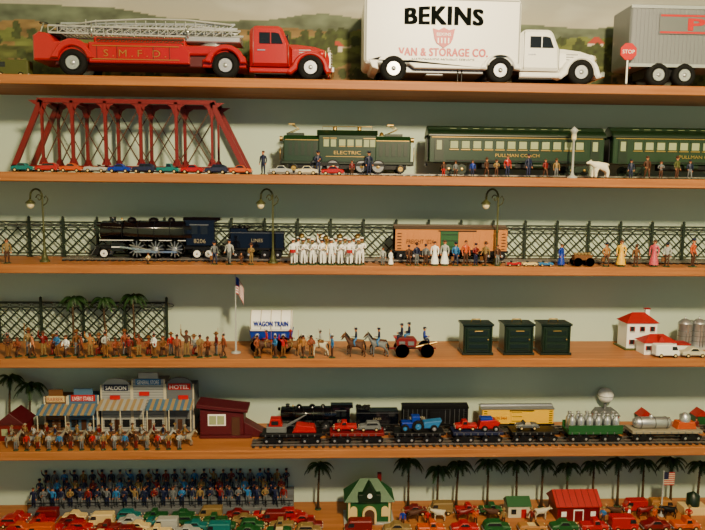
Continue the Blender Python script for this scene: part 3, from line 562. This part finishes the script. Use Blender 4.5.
f2=[(263,22,'navy','navy','none','stand'),(318,22,'navy','navy','cap','hold'),(369,22,'navy','navy','cap','stand'),(352,14,'dred','brown','none','stand'),(444,14,'brown','red','none','stand'),(456,14,'grey','brown','cowboy','walk'),(473,15,'blue','navy','cap','stand'),(487,17,'brown','brown','cowboy','walk'),(497,16,'khaki','brown','cap','hold'),(508,20,'red','navy','none','stand'),(529,21,'navy','navy','cap','stand'),(546,17,'dred','brown','none','walk'),(557,17,'khaki','grey','cowboy','stand'),(632,17,'navy','navy','cap','stand'),(648,20,'brown','brown','cap','walk'),(662,16,'grey','brown','none','hold'),(678,20,'olive','brown','cowboy','stand'),(691,17,'navy','grey','cap','walk')]
for px,h,t,l_,ht,po in f2:
    b=B(); figure(b,0,3,0,h*1.08,po,random.uniform(-.6,.6),t,l_,ht,'navy' if t=='navy' else 'brown'); place(b,'toy_person_figure',px,2,.05 if px<380 else .03)
# ================================================================= SHELF 3
place(fence(790,37,12,34),'lattice_garden_fence',-4,3,.245)
b=track(760,3,14); place(b,'toy_train_track',62,3,.10)
place(steam_loco(20),'steam_toy_locomotive',94,3,.105,z=3)
place(tender(54,34,20),'coal_tender_car',230,3,.105,z=3)
place(boxcar(112,34,24,'boxcar','roofgrey','bgreen','FREIGHT 1024','brown'),'toy_boxcar',395,3,.10,z=3)
for px in(45,273,496): place(lamp_post(76),'street_lamp',px,3,.075)
bx=[(293,'stand','drum'),(303,'hold','horn'),(312,'hold','horn'),(322,'hold','tuba'),(331,'stand',None),(340,'hold','horn'),(349,'stand','drum'),(358,'hold','horn')]
b=B()
for i,(px,po,pr) in enumerate(bx): figure(b,px-290,3,0,26,po,0.2*(rnd()-.5),'white','white','cap','white',prop=pr)
for i,px in enumerate((298,308,317,327,336,345,354,362)): figure(b,px-290,11,0,27,'hold',0,'white','white','cap','white',prop='horn' if i%2 else 'tuba')
figure(b,33,6,0,29,'raise',0,'white','white','helmet','white')
place(b,'marching_band_figures',290,3,.012)
f3=[(6,24,'khaki','brown','none','stand',0),(148,13,'cream','brown','cowboy','kneel',0),(214,22,'grey','navy','cap','walk',0),(229,24,'lgrey','grey','cap','walk',0),(241,14,'brown','brown','none','kneel',0),(251,20,'khaki','khaki','cowboy','hold',0),(383,17,'lgrey','grey','none','stand',0),(391,15,'white','white','none','stand',1),(409,19,'brown','brown','cap','walk',0),(417,21,'navy','grey','cowboy','stand',0),(426,20,'grey','brown','cap','stand',0),(435,23,'white','white','none','stand',1),(445,24,'lgrey','white','none','stand',1),(456,22,'lblue','navy','cap','walk',0),(466,24,'orange','brown','none','stand',0),(476,21,'dred','navy','cap','hold',0),(486,22,'khaki','brown','cowboy','walk',0),(498,20,'brown','grey','none','stand',0),(562,21,'blue','blue','none','stand',1),(607,22,'tan','brown','cap','walk',0),(622,25,'yellow','yellow','none','stand',1),(637,20,'lbrown','brown','cowboy','stand',0),(655,25,'pink','pink','none','stand',1),(668,22,'lgrey','brown','cap','walk',0),(694,26,'orange','brown','cap','stand',0)]
for px,h,t,l_,ht,po,sk in f3:
    b=B(); figure(b,0,3,0,h*1.04,po,random.uniform(-.7,.7),t,l_,ht,'brown' if ht!='cap' else 'navy',skirt=bool(sk),prop='case' if h==22 else None); place(b,'toy_person_figure',px,3,.015)
b=B()
for i,c in enumerate(('red','cream','lblue')): toy_car(b,i*16,0,0,14.5,c,3)
place(b,'toy_car_row',507,3,.012)
b=B()
b.box(4,22,2,10,6,11,'lbrown',.4)
for x in(7,19):
    for y in(0,11): 
        b.lathe([(4.4,0),(4.4,.8),(3.6,.8),(3.6,0),(4.4,0)],(x,y,4.4),'dred','y',16)
        for k in range(4): a=k*math.pi/4; b.cyl((x-4*math.cos(a),y+.4,4.4-4*math.sin(a)),(x+4*math.cos(a),y+.4,4.4+4*math.sin(a)),.3,.3,'dred',4)
for k in range(5): b.sph((6+k*3.4,6,12),2,2.4,1.6,'khaki',8,5)
b.cyl((22,6,6),(28,6,9),.5,.5,'brown',5); place(b,'toy_farm_cart',571,3,.015)
# ================================================================= SHELF 4
place(fence(168,43,11,42),'lattice_garden_fence',0,4,.245)
for px,h in((74,58),(106,57),(135,60)):
    b=B(); palm(b,0,0,h-9,rnd()*4-2,18,15); place(b,'palm_tree',px,4,.185)
b=B(); tops=['brown','dred','lbrown','lgrey','rskin','red','khaki','lblue','tan','bare','white']; lgs=['brown','lbrown','dred','khaki','brown','grey']
x=4; i=0
while x<226:
    po=['hold','kneel','stand','walk','raise','kneel'][i%6]
    nat=(i%4!=3)
    figure(b,x,3+5*(i%3),0,random.uniform(23,28),po,random.uniform(-1.2,1.2),'bare' if i%4==1 else tops[(i*3)%11],lgs[(i*5+1)%6],'feather' if i%3==0 else('none' if i%3==1 else 'cowboy'),'red' if i%3==0 else 'lbrown',skinm='rskin' if nat else 'skin',prop=[None,'gun','spear','shield',None][i%5] if po!='kneel' else 'gun'); x+=random.uniform(6.5,9); i+=1
place(b,'frontier_figures',3,4,.012)
b=B(); b.lathe([(5,0),(5,1.2),(1.0,2.4),(.6,60),(.5,77),(1.2,78),(1.0,80),(.01,81)],(0,0,0),'lgrey','z',10)
fl=[];ff=[];fm=[]
NX,NZ=14,13
for j in range(NZ+1):
    for i in range(NX+1): u=i/NX; fl.append((.6+10*u*(1-.25*u),1.6*math.sin(u*9),60+17*j/NZ-8*u*u-5*u))
for j in range(NZ):
    for i in range(NX):
        ff.append((j*(NX+1)+i,j*(NX+1)+i+1,(j+1)*(NX+1)+i+1,(j+1)*(NX+1)+i)); fm.append('blue' if i<5 and j>=7 else('red' if j%2==0 else 'white'))
b.add(fl,ff,fm,True); place(b,'flag_pole',236,4,.085)
b=B(); 
b.ext([(2,13),(0,22),(44,22),(42,13)],2,20,'blue',.6); b.box(6,40,5,17,9,13,'red')
ca_=[(0,22)]+arc(11,24,11.5,180,0,12,17)+[(22,22)]
b.ext(ca_,1,43,'white',.5,'x')
for k in range(5): 
    a_=arc(11,24,11.9,180,0,12,17.4); b.tube([(2+k*10,p[0],p[1]) for p in a_],.5,'offwhite',5)
b.text('WAGON TRAIN',22,27,5,-1,'blue',w=34,bold=.25)
for x,r in((8,6.5),(35,8)):
    for y in(-.5,21):
        b.lathe([(r,0),(r,1.2),(r-1.1,1.2),(r-1.1,0),(r,0)],(x,y,r),'red','y',20); b.lathe([(1.5,-.4),(1.5,1.4)],(x,y,r),'red','y',8)
        for k in range(5): a=k*math.pi/5; b.cyl((x-(r-.5)*math.cos(a),y+.6,r-(r-.5)*math.sin(a)),(x+(r-.5)*math.cos(a),y+.6,r+(r-.5)*math.sin(a)),.4,.4,'red',4)
place(b,'covered_wagon',249,4,.09)
b=B(); hc=['brown','lbrown','offwhite','tan','brown','black']
for i,px in enumerate((264,292,318)): rider(b,px-250,6,0,27,[0.2,math.pi,.1][i],hc[i],'black',top=['red','dred','lgrey'][i],legs='khaki',hat=['feather','cowboy','feather'][i],hatc='red',skinm='rskin')
for i,px in enumerate((257,275,283,303,311,332)): figure(b,px-250,2,0,23,['walk','hold','raise'][i%3],random.uniform(-1.4,1.4),['bare','lblue','red','tan'][i%4],['lbrown','brown'][i%2],'feather','white',skinm='rskin',prop='spear' if i%2 else 'gun')
place(b,'frontier_horse_rider_figures',250,4,.012)
# horse drawn artillery wagon
b=B()
for i,(x,y) in enumerate(((10,4),(10,14),(33,4),(33,14))): quad(b,x,y,0,17,0,'horse',['brown','lbrown','grey','brown'][i],'black')
figure(b,11,4,9,20,'ride',-math.pi/2,'navy','lblue','cap','navy',base=False); figure(b,34,4,9,20,'ride',-math.pi/2,'navy','lblue','cap','navy',base=False)
b.box(44,92,8,10,7,8.4,'dred'); b.ext([(52,10),(51,17),(54,19),(70,19),(72,17),(71,10)],3,15,'dred',.6); b.box(54,60,2.6,15.4,12,16,'grey'); b.box(63,69,2.6,15.4,12,16,'grey'); b.box(49,53,4,14,19,20,'red')
for x in(57,82):
    r=7
    for y in(-.5,17):
        b.lathe([(r,0),(r,1.2),(r-1.2,1.2),(r-1.2,0),(r,0)],(x,y,r),'red','y',18)
        for k in range(5): a=k*math.pi/5; b.cyl((x-(r-.5)*math.cos(a),y+.6,r-(r-.5)*math.sin(a)),(x+(r-.5)*math.cos(a),y+.6,r+(r-.5)*math.sin(a)),.4,.4,'red',4)
figure(b,57,6,11,22,'sit',-math.pi/2,'navy','navy','cap','navy',base=False); figure(b,65,11,11,22,'sit',-math.pi/2,'navy','lblue','cap','navy',base=False); figure(b,80,8,7,22,'sit',math.pi/2,'blue','navy','cap','navy',base=False)
b.cyl((72,8,9),(93,8,14),1.8,1.2,'brass',8)
place(b,'horse_drawn_artillery_wagon',345,4,.015)
for px in(463,504,541):
    b=B(); w=29
    b.box(0,w,0,22,2,29,'vgreen',1.2); b.box(-1,w+1,-1,23,29,31,'vgreen',.6); b.box(-1,w+1,-1,23,0,2.5,'vgreen',.5)
    b.box(3,w-3,-1,0,5,26.5,'dgreen',.4); 
    for k in range(3): b.box(5,w-5,-1.6,-.9,7+k*6.6,11.5+k*6.6,'vgreen',.3)
    for x in(1,w-2.4): b.box(x,x+1.4,-1.4,0,3,28,'dgreen',.3)
    b.cyl((w/2-4,-2.2,24.5),(w/2+4,-2.2,24.5),.5,.5,'brass',6); b.sph((w-5,-1.8,16),.9,.9,.9,'brass',8,5); b.tube([(w/2-5,11,31),(w/2-4,11,34),(w/2+4,11,34),(w/2+5,11,31)],.6,'brass',6)
    place(b,'green_metal_trunk',px,4,.05)
def house(b,x,y,w,dp,h,rh,wall='white',roof='roofred',cols=3,rows=1):
    b.box(x,x+w,y,y+dp,0,h,wall,.2)
    v=[(x-1.6,y-1.6,h),(x+w+1.6,y-1.6,h),(x+w+1.6,y+dp+1.6,h),(x-1.6,y+dp+1.6,h),(x+w*.3,y+dp/2,h+rh),(x+w*.7,y+dp/2,h+rh)]
    b.add(v,[(0,1,5,4),(1,2,5),(2,3,4,5),(3,0,4),(0,1,2,3)],roof)
    for r in range(rows):
        for c in range(cols):
            cx=x+w*(c+.5)/cols; z0=h*(r+.4)/rows if rows>1 else h*.4; hh=h*.34/rows
            if r==0 and c==cols//2: b.box(cx-w*.06,cx+w*.06,y-.5,y+.1,0,h*.55/rows,'bgreen'); continue
            b.box(cx-w*.055,cx+w*.055,y-.4,y+.1,z0,z0+hh,'glass'); b.box(cx-w*.085,cx-w*.06,y-.6,y+.1,z0,z0+hh,roof); b.box(cx+w*.06,cx+w*.085,y-.6,y+.1,z0,z0+hh,roof); b.box(cx-w*.08,cx+w*.08,y-.8,y+.1,z0-1,z0-.3,'lgrey')
b=B(); b.box(-3,36,-2,24,0,1.2,'olive'); house(b,0,2,30,20,26,9,rows=2,cols=3); b.box(22,26,11,15,24,38,'white'); b.box(21.5,26.5,10.5,15.5,38,39,'roofred'); place(b,'toy_villa_house',627,4,.128)
b=B(); house(b,0,2,32,17,12,7,cols=4); b.box(30,46,4,17,0,9,'white',.2); b.box(29,47,3,18,9,10.5,'roofred',.2); b.ext([(12,12),(20,12),(16,19)],.6,8,'roofred'); place(b,'toy_bungalow_house',645,4,.047)
b=B()
for i,x in enumerate((6,20,34)):
    b.lathe([(6.5,0),(6.5,22),(6.7,22.2),(6.5,23),(3,26.5),(.8,27),(.8,29)],(x,8,2),'silver','z',20)
    for z in(7,12,17): b.lathe([(6.7,0),(6.7,.5)],(x,8,z),'steel','z',20)
    b.tube([(x-2,1.2,2),(x-2,1.2,24)],.3,'steel',4); b.tube([(x+1,1.2,2),(x+1,1.2,24)],.3,'steel',4)
b.box(-2,42,-2,18,0,2,'lgrey',.3); b.cyl((6,8,27),(34,8,27),.8,.8,'steel',6); place(b,'storage_silo_tanks',682,4,.13)
for px,c in((656,'white'),(683,'offwhite')): b=B(); toy_car(b,0,0,0,24,c,[4,0][px>670],True); place(b,'toy_car',px,4,.008)
# ================================================================= SHELF 5
b=track(510,3,14); place(b,'toy_train_track',274,5,.135)
b=track(520,3,14); place(b,'toy_train_track',252,5,.02)
b=steam_loco(20,'steel','steel','steel'); o=place(b,'steam_toy_locomotive',277,5,.14,z=3); 
o.scale=(o.scale[0]*.60,o.scale[1]*.8,o.scale[2]*.64)
o=place(tender(60,36,20),'coal_tender_car',356,5,.14,z=3); o.scale=(o.scale[0]*.7,o.scale[1]*.8,o.scale[2]*.68)
o=place(boxcar(84,34,20,'black','black','black','NEW YORK CENTRAL','offwhite'),'toy_boxcar',403,5,.14,z=3); o.scale=(o.scale[0]*.77,o.scale[1]*.9,o.scale[2]*.76)
o=place(boxcar(90,32,20,'yellow','silver','yellow','UNION 3464','red',False),'toy_boxcar',482,5,.14,z=3); o.scale=(o.scale[0]*.79,o.scale[1]*.9,o.scale[2]*.76)
b=flatcar(60,18,'black'); 
b.box(4,24,3,15,11,17,'grey',.6); b.ext([(6,17),(20,17),(18,25),(8,25)],4,14,'red',.5); b.box(9,16,3.6,14.4,19,23,'glass'); b.cyl((22,9,16),(44,9,28),1,.6,'grey',6); b.cyl((22,9,14),(44,9,28),.6,.5,'grey',6); b.ext([(30,11),(54,11),(52,17),(34,19)],3,15,'red',.5); b.cyl((44,9,28),(46,9,18),.2,.2,'black',4)
place(b,'crane_flatcar',262,5,.025,z=3)
b=flatcar(54,18,'dred'); toy_car(b,4,5,11,23,'red',2); toy_car(b,29,5,11,22,'grey',1); place(b,'vehicle_flatcar',330,5,.025,z=3)
b=flatcar(50,18,'black'); b.box(8,26,4,14,14,20,'blue',.8); b.box(18,26,4.5,13.5,20,26,'blue',.6)
for x,r in((11,4),(24,6)): wheel(b,x,1,11+r,r,3,'lblue'); wheel(b,x,14,11+r,r,3,'lblue')
b.ext([(28,14),(44,14),(48,22),(30,20)],4,14,'lblue',.6); wheel(b,40,1,14.5,3.6,3,'silver'); wheel(b,40,14,14.5,3.6,3,'silver'); place(b,'tractor_flatcar',394,5,.025,z=3)
b=flatcar(50,18,'navy'); toy_car(b,3,5,11,22,'red',2); b.ext([(26,13),(44,13),(48,19),(43,22),(28,21)],4,14,'red',.7); wheel(b,32,2,13.5,3,3); wheel(b,43,2,13.5,3,3); b.box(28,40,5,13,21,24,'blue',.4); place(b,'vehicle_flatcar',453,5,.025,z=3)
b=flatcar(46,18,'black'); toy_car(b,6,5,11,22,'steel',3); place(b,'vehicle_flatcar',512,5,.025,z=3)
b=flatcar(54,18,'bgreen')
b.box(0,54,0,1,11,17,'bgreen'); b.box(0,54,17,18,11,17,'bgreen')
for i in range(6):
    for j in range(2): b.lathe([(3.4,0),(3.4,9),(3,11),(1.6,13),(1.6,15),(2,15.4),(2,16),(.01,16.4)],(5+i*8.8,5.5+j*7.5,11),'silver','z',12)
place(b,'milk_can_flatcar',568,5,.025,z=3)
b=flatcar(70,18,'dust')
b.lathe([(.01,0),(4,1),(5.6,4),(5.6,34),(4,37),(.01,38)],(4,9,16.7),'silver','x',16); 
for x in(10,24,36): b.lathe([(5.9,0),(5.9,1)],(x,9,16.7),'steel','x',16)
b.lathe([(2,0),(2,2),(.01,3)],(22,9,22),'silver','z',10); b.ext([(46,11),(66,11),(64,18),(48,18)],4,14,'orange',.5); b.lathe([(5,0),(5,6),(.01,9)],(56,9,18),'silver','z',12)
place(b,'tank_load_flatcar',632,5,.025,z=3)
b=B(); b.box(-9,13,0,14,0,10,'red',.6); b.ext([(-10,10),(14,10),(10,15),(-6,15)],-1,15,'grey',.4); b.cyl((1,7,12),(1,7,24),1.6,1.2,'grey',8); b.sph((1,7,29),7.5,7.5,7.5,'white',18,12); b.lathe([(7.7,0),(7.7,.8)],(1,7,28.6),'lgrey','z',18); b.box(-6,-2,-.4,.2,3,8,'glass'); b.box(3,8,-.4,.2,0,8,'white')
place(b,'radar_dome_station',606,5,.215)
for px in(640,696): b=B(); b.box(0,12,0,10,0,9,'bgreen',.4); b.ext([(-1,9),(13,9),(6,15)],-1,11,'roofred'); place(b,'toy_shed',px,5,.22)
b=B()
for i in range(5): figure(b,i*14,3,0,17,'stand',0,['orange','khaki','brown','dred','lgrey'][i],'brown','cap','brown',base=False)
place(b,'railway_worker_figures',655,5,.112,z=0)
# western main street
b=B()
b.box(-3,160,8,50,0,3,'lbrown',.3)
def facade(x0,x1,h,c,sign,sc_,arch=False,tc='white'):
    w=x1-x0; pts=[(x0,3),(x1,3),(x1,h-7)]+([(x0+w*.8,h-7),(x0+w*.8,h),(x0+w*.2,h),(x0+w*.2,h-7)] if not arch else arc((x0+x1)/2,h-7,w*.42,0,180,10,7))+[(x0,h-7)]
    b.ext(pts,18,20,c,.3); b.box(x0+1,x1-1,20,50,3,h-12,c)
    for k in range(1,int((h-10)/3)): b.box(x0+.5,x1-.5,17.7,18,3+k*3,3.4+k*3,'grey')
    b.box(x0+w*.12,x1-w*.12,17,18,h-13,h-6.5,sc_,.2); b.text(sign,(x0+x1)/2,h-12,4.2,16.8,tc,w=w*.66)
    b.box(x0+w*.42,x0+w*.58,17.4,18,3,16,'brown'); b.box(x0+w*.1,x0+w*.32,17.4,18,8,16,'glass'); b.box(x0+w*.68,x0+w*.9,17.4,18,8,16,'glass')
    for q in(x0,x1-1.4): b.box(q,q+1.4,17.2,18.4,3,h-7,'offwhite')
facade(2,26,48,'lbrown','BARBER','cream',False,'red'); facade(26,58,49,'roofblue','LIVERY STABLE','stop',False,'white'); facade(60,92,60,'lgrey','SALOON','navy',True); facade(92,126,66,'lgrey','GENERAL STORE','lblue',False,'white'); facade(126,156,61,'grey','HOTEL','stop',True)
def awning(x0,x1,z,c1,c2):
    k=0;x=x0
    while x<x1: xe=min(x1,x+3.4); b.add([(x,2,z-6),(xe,2,z-6),(xe,18,z),(x,18,z),(x,2,z-7),(xe,2,z-7)],[(0,1,2,3),(0,1,5,4)],c1 if k%2 else c2); x=xe;k+=1
    for x in(x0+1,(x0+x1)/2,x1-1): b.cyl((x,3,0),(x,3,z-6),.6,.6,'offwhite',6)
awning(0,58,33,'tanroof','roofblue'); awning(60,108,38,'lgrey','tanroof'); awning(110,156,38,'tanroof','roofblue')
for x,z in((70,52),(100,56),(140,52)): b.box(x,x+10,16,17.5,z-14,z-10,'stop')
b.tube([(0,4,3),(0,4,9),(58,4,9)],.4,'offwhite',4)
place(b,'western_town_street',36,5,.10)
b=B(); b.box(0,52,4,28,0,3,'maroon',.3); b.ext([(0,3),(44,3),(44,26),(0,30)],6,26,'maroon',.6); b.ext([(-3,32),(48,27),(48,30),(-3,36)],3,29,'maroon',.4); b.box(8,26,5.4,6.2,13,25,'white',.2); b.box(9.5,24.5,5,5.6,14.5,23.5,'pane'); b.box(16.6,17.4,4.8,5.4,14.5,23.5,'white'); b.box(32,40,5.4,6.2,3,22,'brown')
b.ext([(44,0),(66,0),(66,3),(44,16)],8,24,'maroon',.4); place(b,'maroon_toll_shed',199,5,.097)
b=B()
for i in range(17): 
    rider(b,8+i*11,9+(i%2)*5,0,23,math.pi+random.uniform(-.5,.1) if i<11 else math.pi,['dust','lbrown','lgrey','tan','dust','brown'][i%6],'grey',top=['dust','khaki','lgrey','dred','navy'][i%5],legs=['grey','brown'][i%2],hat='cowboy',hatc=['khaki','dust','brown'][i%3],prop='rifle' if i%3==0 else None)
    if i<16: figure(b,13+i*11,2,0,18,['hold','walk','stand'][i%3],random.uniform(-.6,.6),['dust','red','khaki','lgrey','lblue','brown'][i%6],['grey','brown','dred'][i%3],'cowboy','brown')
place(b,'cavalry_figures',2,5,.012)
for px,h in((10,64),(30,56)):
    b=B(); palm(b,0,0,h-10,3,20,13); place(b,'palm_tree',px,5,.22)
b=B(); b.box(0,26,0,24,0,18,'dred',.4); b.ext([(-2,18),(28,18),(13,30)],-2,26,'maroon',.3); b.box(4,10,-.5,.2,6,13,'pane'); b.box(15,21,-.5,.2,0,13,'brown'); place(b,'toy_barn',-2,5,.10)
# ================================================================= SHELF 6
b=B(); 
for r in range(3): b.box(0,268,r*9,r*9+9,0,(r+1)*5+2,'grey',.3)
i=0
for r in range(3):
    x=4+r*3
    while x<264: figure(b,x,r*9+5,(r+1)*5+2,21,['stand','hold','raise'][i%3],0,['navy','grey','lblue','navy','khaki','navy','dred'][i%7],['navy','grey'][i%2],'cap' if i%3 else 'none','navy',base=False); x+=random.uniform(8.4,10.4); i+=1
for x in range(0,268,12): b.cyl((x,.6,0),(x,.6,14),.4,.4,'black',5)
b.box(0,268,.3,.9,13.4,14.2,'black'); 
for x in range(0,268,20): b.cyl((x,26.5,15),(x,26.5,46),.4,.4,'black',5)
b.box(0,268,26.2,26.9,45,46,'black')
place(b,'grandstand_spectator_figures',28,6,.175)
ccol=['red','red','dred','bgreen','teal','cream','red','orange','blue','red','khaki','bgreen','lgrey','dred','red']
for row,(d,z0,L) in enumerate(((.008,-5,26),(.048,5,25),(.088,-2,25),(.128,4,24))):
    b=B(); x=0;i=row*3
    while x<(320 if row<1 else 305): toy_car(b,x,0,0,L,ccol[(i*7+row)%15],[0,2,1,3,0,4][(i*5+row)%6],(i+row)%2==0); x+=L+3+rnd()*3; i+=1
    place(b,'toy_car_row',z0,6,d)
for px,h in((318,54),(408,55),(437,48),(456,52),(487,54),(516,51),(541,54),(566,50),(592,52),(617,54),(642,51),(670,54),(697,50)):
    b=B(); palm(b,0,0,h-8,rnd()*4-2,18,15); place(b,'palm_tree',px,6,random.uniform(.2,.22))
b=B(); w=44
b.box(-3,w+3,-3,26,0,2,'lgrey',.3); b.box(0,w,0,24,2,24,'bgreen',.3)
v=[(-3,-3,24),(w+3,-3,24),(w+3,27,24),(-3,27,24),(w*.3,12,42),(w*.7,12,42)]; b.add(v,[(0,1,5,4),(1,2,5),(2,3,4,5),(3,0,4),(0,1,2,3)],'bgreen')
b.ext([(11,24),(33,24),(33,32),(29,32),(22,42),(15,32),(11,32)],-4,10,'dgreen',.3); b.ext([(15,2),(29,2),(29,12)]+arc(22,12,7,0,180,10)+[(15,12)],-4.4,-.2,'cream',.2); b.ext([(17,2),(27,2),(27,12)]+arc(22,12,5,0,180,8)+[(17,12)],-4.8,-4,'brown')
for x in(3,34): b.ext([(x,8),(x+7,8),(x+7,15)]+arc(x+3.5,15,3.5,0,180,6)+[(x,15)],-.6,.1,'cream')
for x in(1,w-3): b.box(x,x+2,-.8,0,2,24,'cream')
b.box(31,35,14,18,30,46,'dred',.2); b.lathe([(2.4,0),(2.4,.6)],(22,-4.6,31),'white','y',14); place(b,'toy_train_station',347,6,.09)
b=B(); w=42; b.box(0,w,0,26,0,15,'dred',.3); b.ext([(-2,15),(28,15),(28,16),(13,27),(-2,16)],-2,w+2,'roofred',.3,'x'); b.box(16,26,-.5,.2,0,12,'white'); b.box(17,25,-.8,-.3,0,11,'dred'); b.box(4,9,-.4,.2,5,10,'white'); b.box(33,38,-.4,.2,5,10,'white')
for k in range(7): b.cyl((1+k*6.5,-2.2,16),(1+k*6.5,13,27.4),.3,.3,'maroon',4)
place(b,'red_toy_barn',557,6,.09)
b=B(); b.box(0,22,0,16,0,12,'offwhite',.3); b.ext([(-1,12),(17,12),(8,19)],-1,23,'bgreen',.2,'x'); b.box(3,8,-.4,.2,4,9,'glass'); b.box(13,18,-.4,.2,0,9,'red'); place(b,'toy_farmhouse',508,6,.12)
for px,c,k in ((345,'dred',4),(384,'khaki',0),(418,'orange',2),(452,'red',0),(484,'bgreen',1),(520,'tan',3),(552,'bgreen',0),(582,'red',2),(612,'red',4),(644,'dred',0),(674,'orange',2)):
    b=B(); toy_car(b,0,0,0,27,c,k,px%2==0); place(b,'toy_car',px,6,.008)
for i,(px,c) in enumerate(((412,'brown'),(436,'offwhite'),(462,'dred'),(490,'brown'),(540,'offwhite'),(614,'brown'),(644,'dred'),(668,'black'))):
    b=B(); quad(b,9,5,0,13,0 if i%2 else math.pi,'cow',c,'black'); place(b,'toy_cow_figure',px-6,6,.085)
for i,(px,c) in enumerate(((403,'blue'),(428,'red'),(476,'orange'),(504,'khaki'),(532,'dred'),(604,'lblue'),(630,'white'),(656,'orange'),(690,'red'))):
    b=B(); figure(b,0,3,0,18,['stand','walk','hold'][i%3],random.uniform(-.8,.8),c,'brown','cowboy','khaki'); place(b,'toy_person_figure',px,6,.053)
for px,c in((404,'dred'),(430,'khaki'),(456,'red'),(480,'bgreen'),(625,'red'),(652,'tan')):
    b=B(); toy_car(b,0,0,0,23,c,[2,4,0][px%3],px%4==0); place(b,'toy_car',px,6,.145)
b=B(); b.lathe([(3,0),(3,1),(.7,2),(.5,44),(1,45),(.01,46)],(0,0,0),'lgrey','z',8)
for j in range(13):
    b.box(.6,11,-.2,.2,31+j*1.0,32+j*1.0,'red' if j%2==0 else 'offwhite')
b.box(.5,5,-.3,.3,37,44,'navy'); place(b,'flag_pole',661,6,.125)
b=B(); b.box(0,24,0,14,0,8,'cream',.4); b.lathe([(6,0),(6,10),(.01,14)],(12,7,8),'dgreen','z',14); place(b,'toy_water_tower',684,6,.12)
# ================================================================= CAMERA & LIGHT
cam=bpy.data.cameras.new("camera"); co=bpy.data.objects.new("camera",cam); bpy.context.collection.objects.link(co)
co.matrix_world=Matrix.Translation(C)@R.to_4x4(); cam.lens=36*F/705; bpy.context.scene.camera=co
l=bpy.data.lights.new("ceiling_lamp",'AREA'); l.shape='DISK'; l.energy=138; l.size=.25; l.color=(1,.80,.48); lo=bpy.data.objects.new("ceiling_lamp",l); bpy.context.collection.objects.link(lo)
lo.location=(.6,-2.35,2.95); lo.rotation_euler=(Vector((.35,0,1.95))-lo.location).to_track_quat('-Z','Y').to_euler()
w=bpy.data.worlds.new('w'); bpy.context.scene.world=w; w.use_nodes=True; w.node_tree.nodes['Background'].inputs[0].default_value=(.38,.62,1,1); w.node_tree.nodes['Background'].inputs[1].default_value=.36
